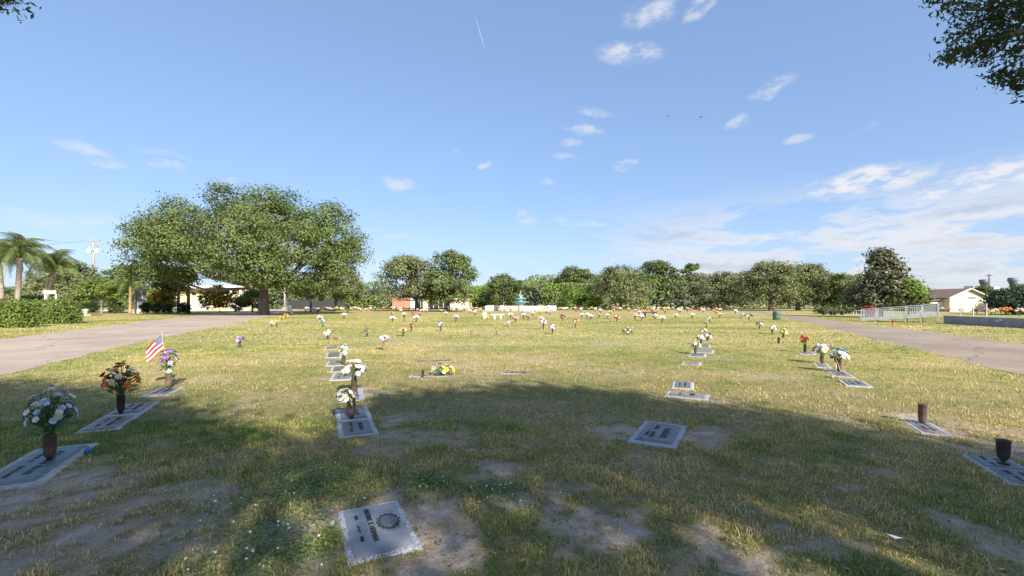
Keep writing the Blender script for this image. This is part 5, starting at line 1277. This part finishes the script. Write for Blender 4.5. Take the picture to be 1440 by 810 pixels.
mb.poly(P + [(x, y, z + .14) for x, y, z in P], [(4, 5, 6, 7), (0, 3, 2, 1), (0, 1, 5, 4), (1, 2, 6, 5), (2, 3, 7, 6)]); mb.build('porch_roof', SHINGLE, r_)
box_part('porch_beam', (-hw - 2.1, 1.12, eh - .86), (4.1, .16, .24), TRIM, r_)
for cx in (-hw - .2, -hw - 4.0): box_part('porch_post', (cx, 1.15, .65), (.2, .2, 1.3), TRIM, r_)
# flowers on the raised lawn
for i, (p, z_, c1, c2, lb, s) in enumerate([((41.080, 40.300), .56, 'palepink', 'white', 'pale pink flowers above the left end of the retaining wall', 1.0), ((43.881, 41.600), .56, 'burgundy', 'grey', 'dark red flowers before the cream house', .9), ((46.176, 42.987), .56, 'pink', 'pink', 'bright pink flowers before the house right corner', .9),
        ((42.798, 39.079), .56, 'palepink', 'white', 'pink and white flowers on the raised lawn', 1.0), ((46.163, 41.600), .56, 'orange', 'yellow', 'yellow orange flowers on the raised lawn', 1.0), ((43.869, 39.079), .56, 'orange', 'orange', 'largest orange flowers on the raised lawn', 1.3), ((39.027, 33.937), .56, 'palepink', 'cream', 'pale flowers at the far right of the raised lawn', 1.1), ((38.942, 35.822), .56, 'yellow', 'cream', 'low yellow flowers on the raised lawn', .8),
        ((48.400, 49.600), .56, 'palepink', 'white', 'blush flowers seen through the ramp railing', .9), ((45.611, 46.057), .56, 'red', 'palepink', 'red flowers seen through the ramp railing', .9)]):
    o = far_flower(*p, c1, c2, lb, s, 'flowers on the raised lawn', i + 3); o.location.z = z_ - .01
px_, py_ = (31.954, 28.754)
far_flower(px_, py_, 'white', 'lilac', 'white and lilac flowers against the dark retaining wall', 1.15, None, 4)
# ------------------------------------------------------------------ poles and far works
CONC = mat('pole_concrete', (.36, .33, .29), (.28, .26, .23), 3, .9)
r_ = thing('utility_pole', 'concrete utility pole with two white transformers at left', 'utility pole', (-68.34, 72, 0))
MB().tube([(0, 0, -.2), (0, 0, 6), (0, 0, 12.05)], [.22, .18, .13], 8).build('pole', CONC, r_, True)
box_part('crossarm', (0, -.12, 11.65), (2.3, .12, .14), CONC, r_)
for sx in (-.62, .62):
    t = MB().lathe((sx, -.1, 9.55), [(.26, 0), (.30, .04), (.30, .64), (.24, .7), (.08, .74)], 12).build('transformer', WHITE, r_, True)
    MB().tube([(sx, -.1, 10.26), (sx, -.1, 10.54)], .05, 6).build('bushing', WHITE, t)
box_part('bracket', (0, -.1, 9.96), (1.2, .1, .1), IRON, r_)
for sx in (-1.05, 0., 1.05):
    MB().tube([(sx * .9, -.12, 11.70), (-14 + sx, 3., 11.53 - .4), (-30 + sx, 6., 12.17)], .008, 4).build('wire', IRON, r_)
r_ = thing('utility_pole', 'thin wooden pole beside the industrial towers at right', 'utility pole', (129.87, 120, 0))
MB().tube([(0, 0, -.2), (0, 0, 9.34)], [.22, .15], 6).build('pole', BARK, r_, True); box_part('crossarm', (0, 0, 8.86), (1.7, .15, .18), IRON, r_)
r_ = thing('utility_pole', 'pale pole beyond the road right of the great oak trunk', 'utility pole', (-45.35, 88, 0))
MB().tube([(0, 0, -.2), (0, 0, 4.58)], [.2, .16], 8).build('pole', CONC, r_, True); box_part('base_collar', (0, 0, .3), (.7, .7, .6), CONC, r_, .05)
TANK = mat('tank_slate', (.13, .16, .20), (.10, .12, .15), .5, .6); PLANT = mat('plant_pale', (.6, .6, .6), (.42, .44, .46), .3, .8)
DT = 300.
for i, (tx, y0, y1, lb) in enumerate(((321.29, 17.08, 10.79, 'left one of two dark far towers above the house roof'), (340.65, 18.29, 11.28, 'right one of two dark far towers, its cap overhanging'))):
    r_ = thing('far_tower', lb, 'tower', (tx, DT, 0), 0, 'dark industrial towers on the skyline')
    MB().lathe((0, 0, 0), [(1.6, -.2), (1.6, y0 - 4.2), (2.0, y0 - 4.0), (2.1, y0)], 12).build('shaft', TANK, r_, True)
    MB().lathe((0, 0, y0 - 2.6), [(2.5, 0), (2.6, .2), (2.6, 2.4 if i == 0 else 1.4), (2.3, 2.6)], 12).build('cap', TANK, r_, True)
    MB().box((3.0, 0, y0 - 2.2), (2.6, 1.2, .5)).build('gantry', TANK, r_)
gp = random.Random(8)
r_ = thing('industrial_plant', 'pale far industrial buildings under the dark towers', 'building', (323.68, 290, 0))
for i in range(14):
    w_ = gp.uniform(3, 7); h_ = gp.uniform(8., 12.5); MB().box((-19 + i * 3.1 + gp.uniform(-1, 1), gp.uniform(-4, 4), h_ / 2), (w_, 6 + .13 * i, h_)).build('block', [PLANT, WALLM, CAPM][i % 3], r_)
# ------------------------------------------------------------------ left lawn furniture
r_ = thing('stone_monument', 'tall grey stone monument with a rounded top on the left lawn', 'monument', (-53.94, 64, 0)); mb = MB(); P = []
mw = .62; mh = 3.77
prof = [(-mw, 0), (mw, 0), (mw, mh - mw)] + [(mw * math.cos(a), mh - mw + mw * math.sin(a)) for a in [math.pi * i / 10 for i in range(1, 10)]] + [(-mw, mh - mw)]
n = len(prof); mb.poly([(x, -.3, z) for x, z in prof] + [(x, .3, z) for x, z in prof], [tuple(range(n)), tuple(reversed(range(n, 2 * n)))] + [((i + 1) % n, i, n + i, n + (i + 1) % n) for i in range(n)])
mb.build('slab', WALLM, r_); MB().box((0, 0, .3), (1.7, 1.1, .6), bev=.05).build('plinth', CAPM, r_); MB().box((0, -.32, mh * .62), (.8, .05, 1.3)).build('inset_panel', TANK, r_)
r_ = thing('white_sign', 'white board sign on two posts behind the left hedges', 'sign', (-48.23, 46, 0))
MB().box((0, 0, 2.64), (1.25, .08, .36)).build('board', WHITE, r_)
for sx in (-.58, .58): MB().box((sx, .07, 1.25), (.09, .06, 2.5)).build('post', WHITE, r_)
UR = mat('urn_grey', (.6, .6, .6), (.48, .48, .5), 5, .8)
r_ = thing('stone_urn', 'pale stone block urn on the grass behind the left hedge', 'urn', (-50.36, 52, 0))
MB().box((0, 0, .1), (.75, .6, .2)).build('base', UR, r_); MB().lathe((0, 0, .2), [(.2, 0), (.16, .08), (.28, .3), (.34, .52), (.36, .6), (.28, .58)], 12).build('bowl', UR, r_, True)
for gx_, d_, s, lb in ((-58.87, 66, 1., 'low pale slab monument right of the many stemmed tree'), (-73.16, 80, .9, 'low pale slab monument behind the many stemmed tree')):
    r_ = thing('low_monument', lb, 'monument', (gx_, d_, 0), 0, 'low pale monuments'); MB().box((0, 0, .08), (2.2 * s, .8, .16), bev=.02).build('plinth', UR, r_); MB().box((0, 0, .38), (1.3 * s, .35, .44), bev=.05).build('stone', UR, r_)
for gx_, lb in ((39.74, 'left one of two low black benches before the right hedge'), (41.07, 'right one of two low black benches before the right hedge')):
    r_ = thing('black_bench', lb, 'bench', (gx_, 55.5, 0), 0, 'black benches by the right road'); MB().box((0, 0, .52), (1.35, .5, .12), bev=.02).build('seat', BRONZE_DARK, r_)
    for sx in (-.48, .48): MB().box((sx, 0, .23), (.16, .42, .46)).build('leg', BRONZE_DARK, r_)
r_ = thing('white_car', 'small white parked car far beyond the left road', 'car', (-56.87, 108, 0))
cb = MB(); pr = [(-2.1, .35), (2.1, .35), (2.15, .75), (1.5, .95), (.9, 1.42), (-1.1, 1.45), (-1.9, .98), (-2.15, .8)]; n = len(pr)
cb.poly([(x, -.85, z) for x, z in pr] + [(x, .85, z) for x, z in pr], [tuple(range(n)), tuple(reversed(range(n, 2 * n)))] + [((i + 1) % n, i, n + i, n + (i + 1) % n) for i in range(n)]); cb.build('body', WHITE, r_)
MB().poly([(-1.6, -.86, 1.0), (1.3, -.86, 1.0), (.85, -.86, 1.36), (-1.05, -.86, 1.38)], [(0, 1, 2, 3)]).build('side_window', DARK_GLASS, r_)
for sx in (-1.35, 1.35):
    for sy in (-.8, .8):
        o = MB().lathe((0, 0, -.1), [(.2, 0), (.33, .0), (.33, .2), (.2, .2)], 14).build('wheel', IRON, r_); o.location = (sx, sy, .33); o.rotation_euler[0] = math.pi / 2
# birds high in the sky
for (bx_, by_, bz_), lb in (((42.581, 120.000, 52.310), 'left one of two small dark birds high in the sky'), ((47.194, 110.000, 47.818), 'right one of two small dark birds high in the sky')):
    r_ = thing('soaring_bird', lb, 'bird', (bx_, by_, bz_), .4, 'birds in the sky')
    MB().tube([(0, -.25, 0), (0, -.1, .02), (0, .12, .03), (0, .3, .0), (0, .42, 0)], [.02, .06, .07, .03, .05], 6).build('body', BRONZE_DARK, r_, True)
    for s in (-1, 1): MB().poly([(0, .1, .04), (s * .35, .16, .12), (s * .75, .0, .08), (s * .7, -.06, .08), (s * .35, -.06, .11), (0, -.1, .03)], [(0, 1, 2, 3, 4, 5)] if s > 0 else [(5, 4, 3, 2, 1, 0)]).build('wing', BRONZE_DARK, r_)
# ------------------------------------------------------------------ litter and weeds in the foreground
o = tag(MB().lathe((0, 0, 0), [(.012, 0), (.03, .012), (.034, .035), (.02, .058), (.006, .064)], 10).build('blue_cap', solid('blue_plastic', (.06, .16, .55), .4), None, True), 'small blue ball by the corner of the left marker', 'ball'); o.location = (*(-4.498, 4.679), .0)
for (lx, ly), c, lb, s in (((-3.433, 4.370), (.55, .48, .08), 'fallen yellow leaf on the shaded grass at left', .07), ((2.596, 2.926), (.7, .68, .66), 'scrap of white paper in the grass at lower right', .085), ((-1.281, 3.139), (.62, .58, .52), 'pale dry leaf left of the nearest marker', .05), ((2.906, 2.604), (.75, .6, .05), 'small yellow flower at the bottom right corner', .03)):
    o = tag(MB().poly([(-1, -.1, .06), (-.3, .38, .30), (.5, .34, .12), (1, 0, .34), (.4, -.36, .18), (-.4, -.34, .05), (0, 0, .12)], [(0, 6, 1), (1, 6, 2), (2, 6, 3), (3, 6, 4), (4, 6, 5), (5, 6, 0)]).build('litter_scrap', solid('scrap', c, .7)), lb, 'scrap'); o.location = (lx, ly, .02); o.scale = (s, s, s); o.rotation_euler = (.2, .1, lx)
def weeds():
    g = np.random.default_rng(5); n = 6500
    c = [((-1.920, 3.607), .42), ((-1.751, 3.743), .35), ((-1.484, 2.875), .30), ((-1.600, 2.645), .35), ((-1.806, 3.200), .35), ((-1.800, 4.133), .3), ((-0.181, 3.743), .25), ((-0.753, 3.890), .2)]
    k = g.integers(0, len(c), n); ctr = np.array([q[0] for q in c])[k]; rad = np.array([q[1] for q in c])[k]
    xy = ctr + g.normal(size=(n, 2)) * rad[:, None] * np.array([.8, .6])
    ok = ~on_mark(xy[:, 0], xy[:, 1], .03); xy = xy[ok]; n = len(xy)
    p = np.column_stack([xy, .004 + .030 * g.random(n) ** 1.5]); nr = g.normal(size=(n, 3)) * .45 + [0, 0, 1]; nr /= np.linalg.norm(nr, axis=1, keepdims=True)
    v, f = leaf_quads(p, nr, .024, g, .75); me = mesh_np('clover_weeds', v, f); me.materials.append(leafmat('clover', [(.11, .175, .05), (.17, .245, .075), (.26, .31, .11)], .25))
    o = stuff(link('clover_weeds', me)); o['label'] = 'patch of broad leaved weeds left of the nearest marker'; o['category'] = 'weeds'
    s = g.choice(n, 150, replace=False); q = p[s] + [0, 0, .015]; v, f = leaf_quads(q, nr[s], .018, g, .9); me = mesh_np('weed_blossom', v, f); me.materials.append(SILK['white'])
    o = stuff(link('weed_blossom', me)); o['label'] = 'tiny white weed blossoms scattered left of the nearest marker'; o['category'] = 'blossom'
weeds()
def fallen_leaves():
    g = np.random.default_rng(15); n = 900
    y = 2.2 + 7.5 * g.random(n) ** 1.2; x = (g.random(n) * 2 - 1) * (1.25 * y + .6)
    p = np.column_stack([x, y, .004 + .02 * g.random(n)]); nr = g.normal(size=(n, 3)) * .4 + [0, 0, 1]; nr /= np.linalg.norm(nr, axis=1, keepdims=True)
    v, f = leaf_quads(p, nr, .04, g, .5); me = mesh_np('fallen_leaves', v, f); me.materials.append(leafmat('fallen_leaf', [(.16, .09, .045), (.28, .17, .08), (.42, .30, .14), (.10, .065, .04)], .1, clump=4))
    o = stuff(link('fallen_leaves', me)); o['label'] = 'small brown oak leaves strewn over the shaded grass'; o['category'] = 'leaves'
fallen_leaves()
